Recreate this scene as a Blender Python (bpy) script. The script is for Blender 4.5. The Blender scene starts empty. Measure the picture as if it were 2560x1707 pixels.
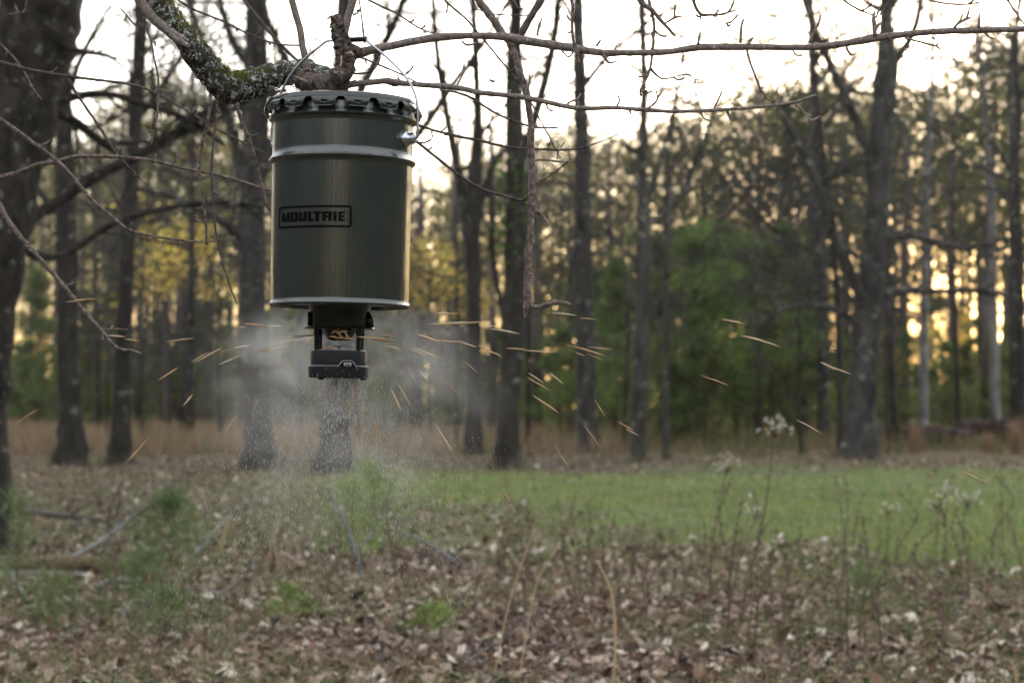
import bpy, math, random
import numpy as np
from mathutils import Vector, Matrix, noise as mnoise

# ------------------------------------------------------------------ camera, world, sun, exposure
S = bpy.context.scene
COL = S.collection
F = 4978.0            # focal length in photo pixels (70 mm on a 36 mm sensor, 2560 px wide)
PITCH = math.atan(156.5 / F)
CAMZ = 1.3
cam_d = bpy.data.cameras.new("camera"); cam = bpy.data.objects.new("camera", cam_d); COL.objects.link(cam)
cam.location = (0, 0, CAMZ); cam.rotation_euler = (math.pi / 2 + PITCH, 0, 0)
cam_d.lens = 70.0; cam_d.sensor_width = 36.0; cam_d.clip_start = 0.05; cam_d.clip_end = 2000
cam_d.dof.use_dof = True; cam_d.dof.focus_distance = 4.15; cam_d.dof.aperture_fstop = 5.2; cam_d.dof.aperture_blades = 0
S.camera = cam
S.view_settings.view_transform = 'Standard'; S.view_settings.look = 'None'
S.view_settings.exposure = 1.12; S.view_settings.gamma = 1.0; S.view_settings.use_curve_mapping = False
S.cycles.use_denoising = True
S.cycles.max_bounces = 7; S.cycles.diffuse_bounces = 3; S.cycles.glossy_bounces = 3
S.cycles.transmission_bounces = 3; S.cycles.volume_bounces = 1; S.cycles.transparent_max_bounces = 8
S.cycles.use_adaptive_sampling = True; S.cycles.adaptive_threshold = 0.02; S.cycles.volume_step_rate = 1.0; S.cycles.volume_max_steps = 256

SUN_EL = math.radians(6.5); SUN_AZ = math.radians(11.0)      # azimuth to the right of straight ahead
sund = Vector((math.sin(SUN_AZ) * math.cos(SUN_EL), math.cos(SUN_AZ) * math.cos(SUN_EL), math.sin(SUN_EL)))
W = bpy.data.worlds.new("World"); S.world = W; W.use_nodes = True
nt = W.node_tree; nt.nodes.clear()
def wn(t): return nt.nodes.new(t)
out = wn('ShaderNodeOutputWorld')
sky = wn('ShaderNodeTexSky'); sky.sky_type = 'NISHITA'; sky.sun_disc = False
sky.sun_elevation = SUN_EL; sky.sun_rotation = SUN_AZ; sky.air_density = 1.0; sky.dust_density = 2.0
bg1 = wn('ShaderNodeBackground'); bg1.inputs[1].default_value = 0.025
nt.links.new(sky.outputs[0], bg1.inputs[0])
# thin veil of cloud over the clear sky, brighter and warmer round the low sun
tc = wn('ShaderNodeTexCoord')
dot = wn('ShaderNodeVectorMath'); dot.operation = 'DOT_PRODUCT'; dot.inputs[1].default_value = sund
nt.links.new(tc.outputs['Generated'], dot.inputs[0])
mx = wn('ShaderNodeMath'); mx.operation = 'MAXIMUM'; mx.inputs[1].default_value = 0.0
nt.links.new(dot.outputs['Value'], mx.inputs[0])
def glow(power, colour):
    p = wn('ShaderNodeMath'); p.operation = 'POWER'; p.inputs[1].default_value = power
    nt.links.new(mx.outputs[0], p.inputs[0])
    v = wn('ShaderNodeVectorMath'); v.operation = 'SCALE'; v.inputs[0].default_value = colour
    nt.links.new(p.outputs[0], v.inputs['Scale']); return v
g1 = glow(140, (6.0, 4.3, 2.5)); g2 = glow(11, (2.7, 2.5, 2.15))
mp = wn('ShaderNodeMapping'); mp.inputs['Scale'].default_value = (2.2, 2.2, 9.0); nt.links.new(tc.outputs['Generated'], mp.inputs[0])
cn = wn('ShaderNodeTexNoise'); cn.inputs['Scale'].default_value = 2.0; cn.inputs['Detail'].default_value = 5; nt.links.new(mp.outputs[0], cn.inputs['Vector'])
cr = wn('ShaderNodeValToRGB'); cr.color_ramp.elements[0].position = 0.3; cr.color_ramp.elements[0].color = (0.74, 0.77, 0.81, 1)
cr.color_ramp.elements[1].position = 0.7; cr.color_ramp.elements[1].color = (0.88, 0.92, 0.96, 1)
nt.links.new(cn.outputs['Fac'], cr.inputs[0])
a1 = wn('ShaderNodeVectorMath'); a1.operation = 'ADD'; nt.links.new(g1.outputs[0], a1.inputs[0]); nt.links.new(g2.outputs[0], a1.inputs[1])
a2 = wn('ShaderNodeVectorMath'); a2.operation = 'ADD'; nt.links.new(a1.outputs[0], a2.inputs[0]); nt.links.new(cr.outputs[0], a2.inputs[1])
sz = wn('ShaderNodeSeparateXYZ'); nt.links.new(tc.outputs['Generated'], sz.inputs[0])
lowr = wn('ShaderNodeValToRGB'); lowr.color_ramp.elements[0].position = 0.0; lowr.color_ramp.elements[0].color = (0.62, 0.38, 0.15, 1)
lowr.color_ramp.elements[1].position = 0.16; lowr.color_ramp.elements[1].color = (1, 1, 1, 1); e_ = lowr.color_ramp.elements.new(0.07); e_.color = (.85, .68, .42, 1)
nt.links.new(sz.outputs['Z'], lowr.inputs[0])
a3 = wn('ShaderNodeVectorMath'); a3.operation = 'MULTIPLY'; nt.links.new(a2.outputs[0], a3.inputs[0]); nt.links.new(lowr.outputs[0], a3.inputs[1])
bg2 = wn('ShaderNodeBackground'); nt.links.new(a3.outputs[0], bg2.inputs[0]); bg2.inputs[1].default_value = 1.0
ad = wn('ShaderNodeAddShader'); nt.links.new(bg1.outputs[0], ad.inputs[0]); nt.links.new(bg2.outputs[0], ad.inputs[1])
nt.links.new(ad.outputs[0], out.inputs[0])
W.cycles.sampling_method = 'MANUAL'; W.cycles.sample_map_resolution = 512

sl = bpy.data.lights.new("sun", 'SUN'); sl.energy = 5.0; sl.angle = math.radians(0.6); sl.color = (1.0, 0.72, 0.45)
so = bpy.data.objects.new("sun", sl); COL.objects.link(so)
so.rotation_euler = (-sund).to_track_quat('-Z', 'Y').to_euler(); so.location = sund * 60

# ------------------------------------------------------------------ helpers
rng = np.random.default_rng(7)
cp, sp = math.cos(PITCH), math.sin(PITCH)
def at(px, py, Y):
    """photo pixel -> world point at distance Y in front of the camera"""
    cx, cy = (px - 1280.0) / F, (853.5 - py) / F
    d = Vector((cx, cp - cy * sp, sp + cy * cp)); t = Y / d.y
    return Vector((d.x * t, Y, CAMZ + d.z * t))
def gz(x, y):
    y = np.asarray(y, float); x = np.asarray(x, float)
    return 0.035 * np.sin(x * .9 + 1.3) * np.cos(y * .55) + 0.05 * np.sin(x * .23 + y * .31) + 0.03 * np.sin(y * 1.1 + x * .4)
def gp(px, py):
    """photo pixel -> point on the ground"""
    cx, cy = (px - 1280.0) / F, (853.5 - py) / F
    d = Vector((cx, cp - cy * sp, sp + cy * cp)); t = -CAMZ / d.z
    x, y = d.x * t, d.y * t
    return Vector((x, y, float(gz(x, y))))
def gD(px, Y):
    x = (px - 1280.0) / F * Y
    return Vector((x, Y, float(gz(x, Y))))

class Geo:
    def __init__(s): s.V = []; s.T = []; s.Q = []; s.C = []; s.n = 0
    def add(s, V, T=None, Q=None, C=None):
        V = np.asarray(V, float).reshape(-1, 3)
        if T is not None and len(T): s.T.append(np.asarray(T, int).reshape(-1, 3) + s.n)
        if Q is not None and len(Q): s.Q.append(np.asarray(Q, int).reshape(-1, 4) + s.n)
        if C is None: C = np.ones((len(V), 3))
        C = np.asarray(C, float)
        if C.ndim == 1: C = np.tile(C, (len(V), 1))
        s.V.append(V); s.C.append(C); s.n += len(V)
    def mesh(s, name, mat, smooth=False, colour=False):
        V = np.concatenate(s.V) if s.V else np.zeros((0, 3))
        T = np.concatenate(s.T) if s.T else np.zeros((0, 3), int)
        Q = np.concatenate(s.Q) if s.Q else np.zeros((0, 4), int)
        me = bpy.data.meshes.new(name)
        me.vertices.add(len(V)); me.vertices.foreach_set('co', V.astype(np.float32).ravel())
        me.loops.add(T.size + Q.size)
        me.loops.foreach_set('vertex_index', np.concatenate([T.ravel(), Q.ravel()]).astype(np.int32))
        me.polygons.add(len(T) + len(Q))
        st = np.concatenate([np.arange(len(T)) * 3, len(T) * 3 + np.arange(len(Q)) * 4]).astype(np.int32)
        me.polygons.foreach_set('loop_start', st)
        if smooth: me.polygons.foreach_set('use_smooth', np.ones(len(T) + len(Q), bool))
        me.update(calc_edges=True)
        if colour:
            C = np.concatenate(s.C); a = me.color_attributes.new('Col', 'FLOAT_COLOR', 'POINT')
            a.data.foreach_set('color', np.concatenate([C, np.ones((len(C), 1))], 1).astype(np.float32).ravel())
        if mat: me.materials.append(mat)
        return me
    def obj(s, name, mat, parent=None, smooth=False, colour=False):
        return link(name, s.mesh(name, mat, smooth, colour), parent)
def link(name, me, parent=None):
    o = bpy.data.objects.new(name, me); COL.objects.link(o)
    if parent is not None: o.parent = parent
    return o
def thing(name, label, cat, loc=(0, 0, 0), group=None, rz=0):
    o = bpy.data.objects.new(name, None); COL.objects.link(o); o.location = loc; o.rotation_euler[2] = rz
    o.empty_display_size = .1
    o['label'] = label; o['category'] = cat
    if group: o['group'] = group
    return o
def tag(o, label, cat, group=None, kind=None):
    o['label'] = label; o['category'] = cat
    if group: o['group'] = group
    if kind: o['kind'] = kind
    return o
def stuff(o, label=None, cat=None):
    o['kind'] = 'stuff'
    if label: o['label'] = label
    if cat: o['category'] = cat
    return o
def dup(root, loc, rz=0, sc=1.0, label=None, group=None):
    r = root.copy(); COL.objects.link(r); r.location = loc; r.rotation_euler[2] = rz
    r.scale = (sc, sc, sc) if not hasattr(sc, '__len__') else sc
    if label: r['label'] = label
    if group: r['group'] = group
    for ch in root.children:
        c = ch.copy(); COL.objects.link(c); c.parent = r
        for g in ch.children:
            d = g.copy(); COL.objects.link(d); d.parent = c
    return r

def catmull(P, n=5):
    P = np.asarray(P, float)
    if len(P) < 3: return np.array([P[0] * (1 - t) + P[-1] * t for t in np.linspace(0, 1, n + 1)])
    Q = np.vstack([2 * P[0] - P[1], P, 2 * P[-1] - P[-2]]); out = []
    for i in range(1, len(Q) - 2):
        p0, p1, p2, p3 = Q[i - 1], Q[i], Q[i + 1], Q[i + 2]
        for t in np.arange(n) / n:
            out.append(.5 * ((2 * p1) + (-p0 + p2) * t + (2 * p0 - 5 * p1 + 4 * p2 - p3) * t * t + (-p0 + 3 * p1 - 3 * p2 + p3) * t ** 3))
    out.append(P[-1]); return np.array(out)
def tube(g, P, R, k=6, rough=0.0, freq=8.0, C=None, cap=True, lump=0.0):
    P = np.asarray(P, float); R = np.asarray(R, float) * np.ones(len(P)); n = len(P)
    T = np.gradient(P, axis=0); T /= np.linalg.norm(T, axis=1)[:, None] + 1e-12
    a = np.array([0, 0, 1.]) if abs(T[0][2]) < .9 else np.array([1., 0, 0])
    u = np.cross(T[0], a); u /= np.linalg.norm(u); ang = np.arange(k) * 2 * math.pi / k
    V = np.empty((n, k, 3))
    for i in range(n):
        u = u - T[i] * np.dot(u, T[i]); u /= np.linalg.norm(u) + 1e-12
        v = np.cross(T[i], u)
        V[i] = P[i] + R[i] * (np.cos(ang)[:, None] * u + np.sin(ang)[:, None] * v)
    if rough or lump:
        for i in range(n):
            for j in range(k):
                p = Vector(V[i, j]); d = V[i, j] - P[i]
                s = rough * mnoise.fractal(p * freq, 0.7, 2.0, 4) + lump * mnoise.noise(p * freq * .22)
                V[i, j] = P[i] + d * (1 + s)
    idx = np.arange(n * k).reshape(n, k); A = idx[:-1]; B = idx[1:]
    Q = np.stack([A, np.roll(A, -1, 1), np.roll(B, -1, 1), B], -1).reshape(-1, 4)
    V = V.reshape(-1, 3); Tt = []
    if cap:
        V = np.vstack([V, P[0][None], P[-1][None]])
        for j in range(k):
            Tt.append((n * k, (j + 1) % k, j)); Tt.append((n * k + 1, (n - 1) * k + j, (n - 1) * k + (j + 1) % k))
    g.add(V, Tt, Q, C)
def lathe(g, prof, k=64, c=(0, 0, 0)):
    prof = np.asarray(prof, float); n = len(prof); a = np.arange(k) * 2 * math.pi / k
    V = np.empty((n, k, 3))
    V[:, :, 0] = c[0] + prof[:, 0:1] * np.cos(a); V[:, :, 1] = c[1] + prof[:, 0:1] * np.sin(a); V[:, :, 2] = c[2] + prof[:, 1:2]
    idx = np.arange(n * k).reshape(n, k); A = idx[:-1]; B = idx[1:]
    Q = np.stack([A, np.roll(A, -1, 1), np.roll(B, -1, 1), B], -1).reshape(-1, 4)
    if prof[0][1] > prof[-1][1]: Q = Q[:, ::-1]
    g.add(V.reshape(-1, 3), None, Q)
def box(g, c, s, M=None):
    c = np.asarray(c, float); h = np.asarray(s, float) / 2
    V = np.array([[x, y, z] for x in (-1, 1) for y in (-1, 1) for z in (-1, 1)], float) * h
    if M is not None: V = V @ np.asarray(M.to_3x3()).T
    g.add(V + c, None, [(0, 1, 3, 2), (4, 6, 7, 5), (0, 4, 5, 1), (2, 3, 7, 6), (0, 2, 6, 4), (1, 5, 7, 3)])
def autosmooth(o, deg=35):
    me = o.data; me.polygons.foreach_set('use_smooth', np.ones(len(me.polygons), bool))
    try: me.set_sharp_from_angle(angle=math.radians(deg))
    except Exception: pass
    return o

# ------------------------------------------------------------------ materials
def newmat(name):
    m = bpy.data.materials.new(name); m.use_nodes = True; n = m.node_tree; return m, n, n.nodes['Principled BSDF']
def simple(name, col, rough=.6, metal=0, spec=.5):
    m, n, b = newmat(name); b.inputs['Base Color'].default_value = (*col, 1); b.inputs['Roughness'].default_value = rough
    b.inputs['Metallic'].default_value = metal; b.inputs['Specular IOR Level'].default_value = spec; return m
def N(n, t, **kw):
    x = n.nodes.new(t)
    for k, v in kw.items():
        if k in x.inputs: x.inputs[k].default_value = v
        else: setattr(x, k, v)
    return x
def ramp(n, src, stops):
    r = n.nodes.new('ShaderNodeValToRGB'); el = r.color_ramp.elements
    while len(el) < len(stops): el.new(.5)
    for e, (p, c) in zip(el, stops): e.position = p; e.color = (*c, 1)
    n.links.new(src, r.inputs[0]); return r
def bark(name, dark, light, lichen=None, lf=.55, scale=6.0, stretch=5.0, bump=.6, moss=None):
    m, n, b = newmat(name); L = n.links.new
    tc = N(n, 'ShaderNodeTexCoord'); geo = N(n, 'ShaderNodeNewGeometry')
    mp = N(n, 'ShaderNodeMapping'); mp.inputs['Scale'].default_value = (1, 1, 1 / stretch); L(geo.outputs['Position'], mp.inputs[0])
    no = N(n, 'ShaderNodeTexNoise', Scale=scale, Detail=6.0, Roughness=.7); L(mp.outputs[0], no.inputs['Vector'])
    r = ramp(n, no.outputs['Fac'], [(.35, dark), (.65, light)]); colr = r.outputs[0]
    if lichen:
        n2 = N(n, 'ShaderNodeTexNoise', Scale=scale * .8, Detail=5.0, Roughness=.75); L(geo.outputs['Position'], n2.inputs['Vector'])
        r2 = ramp(n, n2.outputs['Fac'], [(lf, (0, 0, 0)), (lf + .05, (1, 1, 1))])
        mx = N(n, 'ShaderNodeMix', data_type='RGBA'); L(r2.outputs[0], mx.inputs[0]); L(colr, mx.inputs[6]); mx.inputs[7].default_value = (*lichen, 1); colr = mx.outputs[2]
    if moss:
        n3 = N(n, 'ShaderNodeTexNoise', Scale=scale * .35, Detail=4.0, Roughness=.7)
        L(geo.outputs['Position'], n3.inputs['Vector'])
        r3 = ramp(n, n3.outputs['Fac'], [(.52, (0, 0, 0)), (.6, (1, 1, 1))])
        mx = N(n, 'ShaderNodeMix', data_type='RGBA'); L(r3.outputs[0], mx.inputs[0]); L(colr, mx.inputs[6]); mx.inputs[7].default_value = (*moss, 1); colr = mx.outputs[2]
    L(colr, b.inputs['Base Color']); b.inputs['Roughness'].default_value = .9; b.inputs['Specular IOR Level'].default_value = .25
    bp = N(n, 'ShaderNodeBump', Strength=bump, Distance=.4 / scale); L(no.outputs['Fac'], bp.inputs['Height']); L(bp.outputs[0], b.inputs['Normal'])
    return m
def leafmat(name, trans=.4, rough=.7, tint=None):
    m, n, b = newmat(name); L = n.links.new
    at_ = N(n, 'ShaderNodeAttribute', attribute_name='Col')
    L(at_.outputs['Color'], b.inputs['Base Color']); b.inputs['Roughness'].default_value = rough; b.inputs['Specular IOR Level'].default_value = .25
    tr = N(n, 'ShaderNodeBsdfTranslucent'); L(at_.outputs['Color'], tr.inputs[0])
    mx = N(n, 'ShaderNodeMixShader'); mx.inputs[0].default_value = trans
    L(b.outputs[0], mx.inputs[1]); L(tr.outputs[0], mx.inputs[2]); L(mx.outputs[0], n.nodes['Material Output'].inputs[0]); return m
M_dark = bark('bark_dark', (.012, .010, .008), (.05, .042, .034), (.19, .19, .17), .60, 5, 3)
M_grey = bark('bark_grey', (.020, .018, .016), (.075, .068, .061), (.25, .25, .23), .59, 5, 3)
M_pale = bark('bark_pale', (.11, .105, .10), (.26, .25, .25), (.4, .4, .39), .6, 5, 3)
M_pine = bark('bark_pine', (.045, .036, .034), (.15, .125, .12), None, .6, 5, 4)
M_limb = bark('bark_lichen', (.018, .014, .010), (.085, .065, .05), (.40, .43, .40), .53, 95, 1.0, .9, (.045, .05, .008))
M_knot = bark('bark_knot', (.014, .010, .008), (.15, .115, .095), (.3, .3, .28), .60, 110, 1.6, 1.0)
M_twig = bark('bark_twig', (.085, .064, .055), (.25, .205, .18), (.45, .43, .41), .60, 120, 1, .5)
M_twigd = bark('bark_twig_dark', (.04, .032, .028), (.13, .11, .10), (.3, .3, .28), .66, 70, 1, .5)
M_hang = bark('bark_hanging', (.05, .036, .03), (.24, .185, .16), (.33, .32, .29), .6, 90, 1, .8)
M_big = bark('bark_big_trunk', (.008, .007, .005), (.05, .041, .034), (.18, .18, .165), .59, 10, 2.2, 1.0)
M_leaf = leafmat('foliage', .6); M_litter = leafmat('leaf_litter_leaf', .15, .6); M_grass = leafmat('grass_blade', .35)
M_dead = simple('dead_grey_wood', (.24, .235, .23), .9)
M_moss = leafmat('moss', .2)

# feeder paint: gloss olive grey with faint vertical ripples rolled into the sheet
def paint(name, col, ripple=.12, rough=.13, ior=1.8):
    m, n, b = newmat(name); L = n.links.new
    tc = N(n, 'ShaderNodeTexCoord'); mp = N(n, 'ShaderNodeMapping'); mp.inputs['Scale'].default_value = (1, 1, .0015); L(tc.outputs['Object'], mp.inputs[0])
    no = N(n, 'ShaderNodeTexNoise', Scale=110.0, Detail=5.0, Roughness=.65); L(mp.outputs[0], no.inputs['Vector'])
    n2 = N(n, 'ShaderNodeTexNoise', Scale=14.0, Detail=6.0); L(tc.outputs['Object'], n2.inputs['Vector'])
    r = ramp(n, n2.outputs['Fac'], [(.3, tuple(c * .85 for c in col)), (.7, tuple(c * 1.12 for c in col))])
    L(r.outputs[0], b.inputs['Base Color'])
    r2 = N(n, 'ShaderNodeMapRange'); r2.inputs[3].default_value = rough * .8; r2.inputs[4].default_value = rough * 1.5; L(n2.outputs['Fac'], r2.inputs[0]); L(r2.outputs[0], b.inputs['Roughness'])
    b.inputs['IOR'].default_value = ior
    bp = N(n, 'ShaderNodeBump', Strength=ripple, Distance=.004); L(no.outputs['Fac'], bp.inputs['Height']); L(bp.outputs[0], b.inputs['Normal'])
    return m
M_paint = paint('olive_grey_paint', (.025, .031, .027), .34, .11, 1.8)
M_lid = paint('lid_paint', (.024, .027, .024), .05, .16, 1.55)
M_zinc = simple('zinc', (.52, .55, .60), .28, 1.0)
M_wire = simple('wire', (.36, .37, .40), .3, .9)
M_grip = simple('black_grip', (.015, .012, .02), .35)
M_black = simple('black_plastic', (.006, .006, .006), .22)
M_print = simple('black_print', (.003, .003, .003), .32, 0, .15); M_print.node_tree.nodes['Principled BSDF'].inputs['IOR'].default_value = 1.3
M_white = simple('badge_white', (.42, .45, .48), .4)
M_corn = simple('corn', (.50, .24, .07), .5)
M_dusty, n_, b_ = newmat('dusty_black')
tc_ = N(n_, 'ShaderNodeTexCoord'); no_ = N(n_, 'ShaderNodeTexNoise', Scale=420.0, Detail=3.0, Roughness=.8); n_.links.new(tc_.outputs['Object'], no_.inputs['Vector'])
ge_ = N(n_, 'ShaderNodeNewGeometry'); sx_ = N(n_, 'ShaderNodeSeparateXYZ'); n_.links.new(ge_.outputs['Normal'], sx_.inputs[0])
mr_ = N(n_, 'ShaderNodeMapRange'); mr_.inputs[1].default_value = .2; mr_.inputs[2].default_value = .9; mr_.inputs[3].default_value = 0; mr_.inputs[4].default_value = .3; n_.links.new(sx_.outputs['Z'], mr_.inputs[0])
ad_ = N(n_, 'ShaderNodeMath', operation='ADD'); n_.links.new(no_.outputs['Fac'], ad_.inputs[0]); n_.links.new(mr_.outputs[0], ad_.inputs[1])
rr_ = ramp(n_, ad_.outputs[0], [(.58, (.005, .005, .006)), (.70, (.05, .05, .05)), (.85, (.4, .4, .38))]); n_.links.new(rr_.outputs[0], b_.inputs['Base Color']); b_.inputs['Roughness'].default_value = .5; b_.inputs['Specular IOR Level'].default_value = .25

# ------------------------------------------------------------------ ground
gm, n, b = newmat('ground_soil_grass'); L = n.links.new
geo = N(n, 'ShaderNodeNewGeometry'); sep = N(n, 'ShaderNodeSeparateXYZ'); L(geo.outputs['Position'], sep.inputs[0])
n1 = N(n, 'ShaderNodeTexNoise', Scale=9.0, Detail=8.0, Roughness=.8); L(geo.outputs['Position'], n1.inputs['Vector'])
litter = ramp(n, n1.outputs['Fac'], [(.35, (.025, .02, .014)), (.55, (.10, .08, .055)), (.7, (.22, .18, .135))])
n2 = N(n, 'ShaderNodeTexNoise', Scale=3.0, Detail=8.0, Roughness=.75); L(geo.outputs['Position'], n2.inputs['Vector'])
green = ramp(n, n2.outputs['Fac'], [(.35, (.06, .075, .03)), (.55, (.11, .15, .05)), (.72, (.19, .16, .10))])
def mapr(src, a, bb, c=0., d=1.):
    r = N(n, 'ShaderNodeMapRange'); r.inputs[1].default_value = a; r.inputs[2].default_value = bb; r.inputs[3].default_value = c; r.inputs[4].default_value = d; L(src, r.inputs[0]); return r.outputs[0]
def mul(a_, b_): x = N(n, 'ShaderNodeMath', operation='MULTIPLY'); L(a_, x.inputs[0]); L(b_, x.inputs[1]); return x.outputs[0]
n3 = N(n, 'ShaderNodeTexNoise', Scale=.35, Detail=5.0, Roughness=.7); L(geo.outputs['Position'], n3.inputs['Vector'])
yy = N(n, 'ShaderNodeMath', operation='MULTIPLY_ADD'); L(n3.outputs['Fac'], yy.inputs[0]); yy.inputs[1].default_value = 9.0; L(sep.outputs['Y'], yy.inputs[2])
xr = N(n, 'ShaderNodeMath', operation='MULTIPLY_ADD'); L(sep.outputs['X'], xr.inputs[0]); xr.inputs[1].default_value = 1.6; L(yy.outputs[0], xr.inputs[2])
fac = mul(mul(mapr(xr.outputs[0], 22, 27), mapr(yy.outputs[0], 45, 41)), mapr(sep.outputs['X'], -5.5, -2.0, .15, 1.0))
mixg = N(n, 'ShaderNodeMix', data_type='RGBA'); L(fac, mixg.inputs[0]); L(litter.outputs[0], mixg.inputs[6]); L(green.outputs[0], mixg.inputs[7])
tan = ramp(n, n1.outputs['Fac'], [(.3, (.11, .075, .05)), (.7, (.26, .18, .12))])
mix2 = N(n, 'ShaderNodeMix', data_type='RGBA'); L(mapr(yy.outputs[0], 52, 60), mix2.inputs[0]); L(mixg.outputs[2], mix2.inputs[6]); L(tan.outputs[0], mix2.inputs[7])
L(mix2.outputs[2], b.inputs['Base Color']); b.inputs['Roughness'].default_value = .95; b.inputs['Specular IOR Level'].default_value = .15
bp = N(n, 'ShaderNodeBump', Strength=.7, Distance=.05); L(n1.outputs['Fac'], bp.inputs['Height']); L(bp.outputs[0], b.inputs['Normal'])
g = Geo()
ys = np.concatenate([np.linspace(-350, -20, 12), np.linspace(-18, 60, 150), np.linspace(64, 600, 40)])
xs = np.concatenate([np.linspace(-350, -26, 20), np.linspace(-24, 24, 90), np.linspace(26, 350, 20)])
X, Y = np.meshgrid(xs, ys); Z = gz(X, Y) * np.clip((90 - np.abs(Y)) / 40, 0, 1)
idx = np.arange(X.size).reshape(X.shape)
g.add(np.stack([X, Y, Z], -1).reshape(-1, 3), None, np.stack([idx[:-1, :-1], idx[:-1, 1:], idx[1:, 1:], idx[1:, :-1]], -1).reshape(-1, 4))
o = g.obj('ground', gm, None, True); o['kind'] = 'structure'

def img_sample(n_, d0, d1, p=1.0, spread=1.12):
    """random ground points in the view wedge, denser near the camera"""
    u = rng.random(n_)
    if abs(p - 1) < 1e-6: D = d0 * (d1 / d0) ** u
    else: D = (d0 ** (1 - p) + u * (d1 ** (1 - p) - d0 ** (1 - p))) ** (1 / (1 - p))
    x = (rng.random(n_) - .5) * 2 * (1280 / F) * spread * D
    return x, D
def vnoise(x, y, s):
    return np.array([mnoise.noise(Vector((a * s, b_ * s, 3.7))) for a, b_ in zip(x, y)])
def field_mask(x, y):
    w = np.interp(y, [10, 60], [0, 0])
    t = y + 3.0 * (np.sin(x * .7 + y * .25) * .5 + .5) + 2.5 * x + 7. * vnoise(x, y, .35) + 4. * vnoise(x, y, 1.3)
    m = np.clip((t - 16) / 10, 0, 1) * np.clip((41 - y - 1.5 * np.sin(x * .8)) / 4, 0, 1) * np.clip((x + 5.5) / 3.5, .12, 1)
    return m

# leaf litter: one mass of curled dry leaves nobody could count
def litter_leaves(nl, d0, d1, p, thin=0.0):
    x, y = img_sample(nl, d0, d1, p)
    m = field_mask(x, y); keep = rng.random(nl) > m * np.clip(.96 - .2 * (y > 30), 0, 1)
    patch = .5 + .5 * vnoise(x, y, 1.1); keep &= rng.random(nl) < (.45 + .75 * patch)
    x, y = x[keep], y[keep]; k = len(x)
    s = np.clip(rng.lognormal(math.log(.029), .34, k), .012, .055)
    a = rng.uniform(0, 2 * math.pi, k); tx = np.clip(rng.normal(0, .6, k), -.9, .9); ty = np.clip(rng.normal(0, .6, k), -.9, .9)
    w = s * rng.uniform(.4, .75, k); cu = s * rng.uniform(-.5, .6, k)
    T = np.zeros((k, 5, 3))
    T[:, 0] = np.stack([-s, 0 * s, cu], 1); T[:, 1] = np.stack([0 * s, w, cu * .9 + s * .25], 1); T[:, 2] = np.stack([0 * s, 0 * s, 0 * s], 1)
    T[:, 3] = np.stack([.1 * s, -w, cu * .7 + s * .2], 1); T[:, 4] = np.stack([s, rng.normal(0, .2, k) * s, cu * 1.1], 1)
    # tilt then spin
    T[:, :, 2] += T[:, :, 0] * tx[:, None] + T[:, :, 1] * ty[:, None]
    c, sn = np.cos(a)[:, None], np.sin(a)[:, None]; X_ = T[:, :, 0] * c - T[:, :, 1] * sn; Y_ = T[:, :, 0] * sn + T[:, :, 1] * c
    T[:, :, 0] = X_ + x[:, None]; T[:, :, 1] = Y_ + y[:, None]; T[:, :, 2] += (gz(x, y) + rng.uniform(.008, .05, k))[:, None]
    pal = np.array([[.38, .29, .225], [.24, .168, .122], [.115, .073, .052], [.038, .026, .02], [.60, .525, .45], [.21, .115, .07]])
    ci = rng.choice(6, k, p=[.22, .22, .22, .20, .08, .06]); C = pal[ci] * rng.uniform(.75, 1.2, (k, 1))
    base = (np.arange(k) * 5)[:, None]
    F4 = np.concatenate([base + np.array([[0, 2, 1]]), base + np.array([[0, 3, 2]]), base + np.array([[1, 2, 4]]), base + np.array([[2, 3, 4]])])
    return T.reshape(-1, 3), F4, np.repeat(C, 5, 0)
g = Geo()
for args in ((105000, 7.6, 18, 0.35), (46000, 18, 48, 0.9)):
    V, T_, C = litter_leaves(*args); g.add(V, T_, None, C)
stuff(g.obj('leaf_litter', M_litter, None, False, True), 'brown and tan dry leaves covering the foreground ground', 'leaf litter')

def blades(x, y, h, w, lean, pal, pr, z0=0.0, nseg=1):
    k = len(x); a = rng.uniform(0, 2 * math.pi, k); z = gz(x, y) + z0
    wx, wy = np.cos(a) * w / 2, np.sin(a) * w / 2; lx, ly = rng.normal(0, 1, k) * lean * h, rng.normal(0, 1, k) * lean * h
    V = np.zeros((k, 3, 3)); V[:, 0] = np.stack([x - wx, y - wy, z], 1); V[:, 1] = np.stack([x + wx, y + wy, z], 1); V[:, 2] = np.stack([x + lx, y + ly, z + h], 1)
    C = np.asarray(pal)[rng.choice(len(pal), k, p=pr)] * rng.uniform(.75, 1.25, (k, 1))
    return V.reshape(-1, 3), (np.arange(k * 3)).reshape(-1, 3), np.repeat(C, 3, 0)
greens = [[.22, .29, .075], [.155, .22, .06], [.30, .34, .13], [.34, .30, .19]]
g = Geo()
x, y = img_sample(150000, 15, 44, 1.2); k = rng.random(len(x)) < field_mask(x, y) * (.55 + .45 * vnoise(x, y, .8) * 1.6); x, y = x[k], y[k]
g.add(*(lambda r: (r[0], r[1], None, r[2]))(blades(x, y, rng.uniform(.05, .13, len(x)), .012, .5, greens, [.4, .22, .2, .18])))
stuff(g.obj('field_grass', M_grass, None, False, True), 'short green grass growing over the clearing', 'grass')
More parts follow.
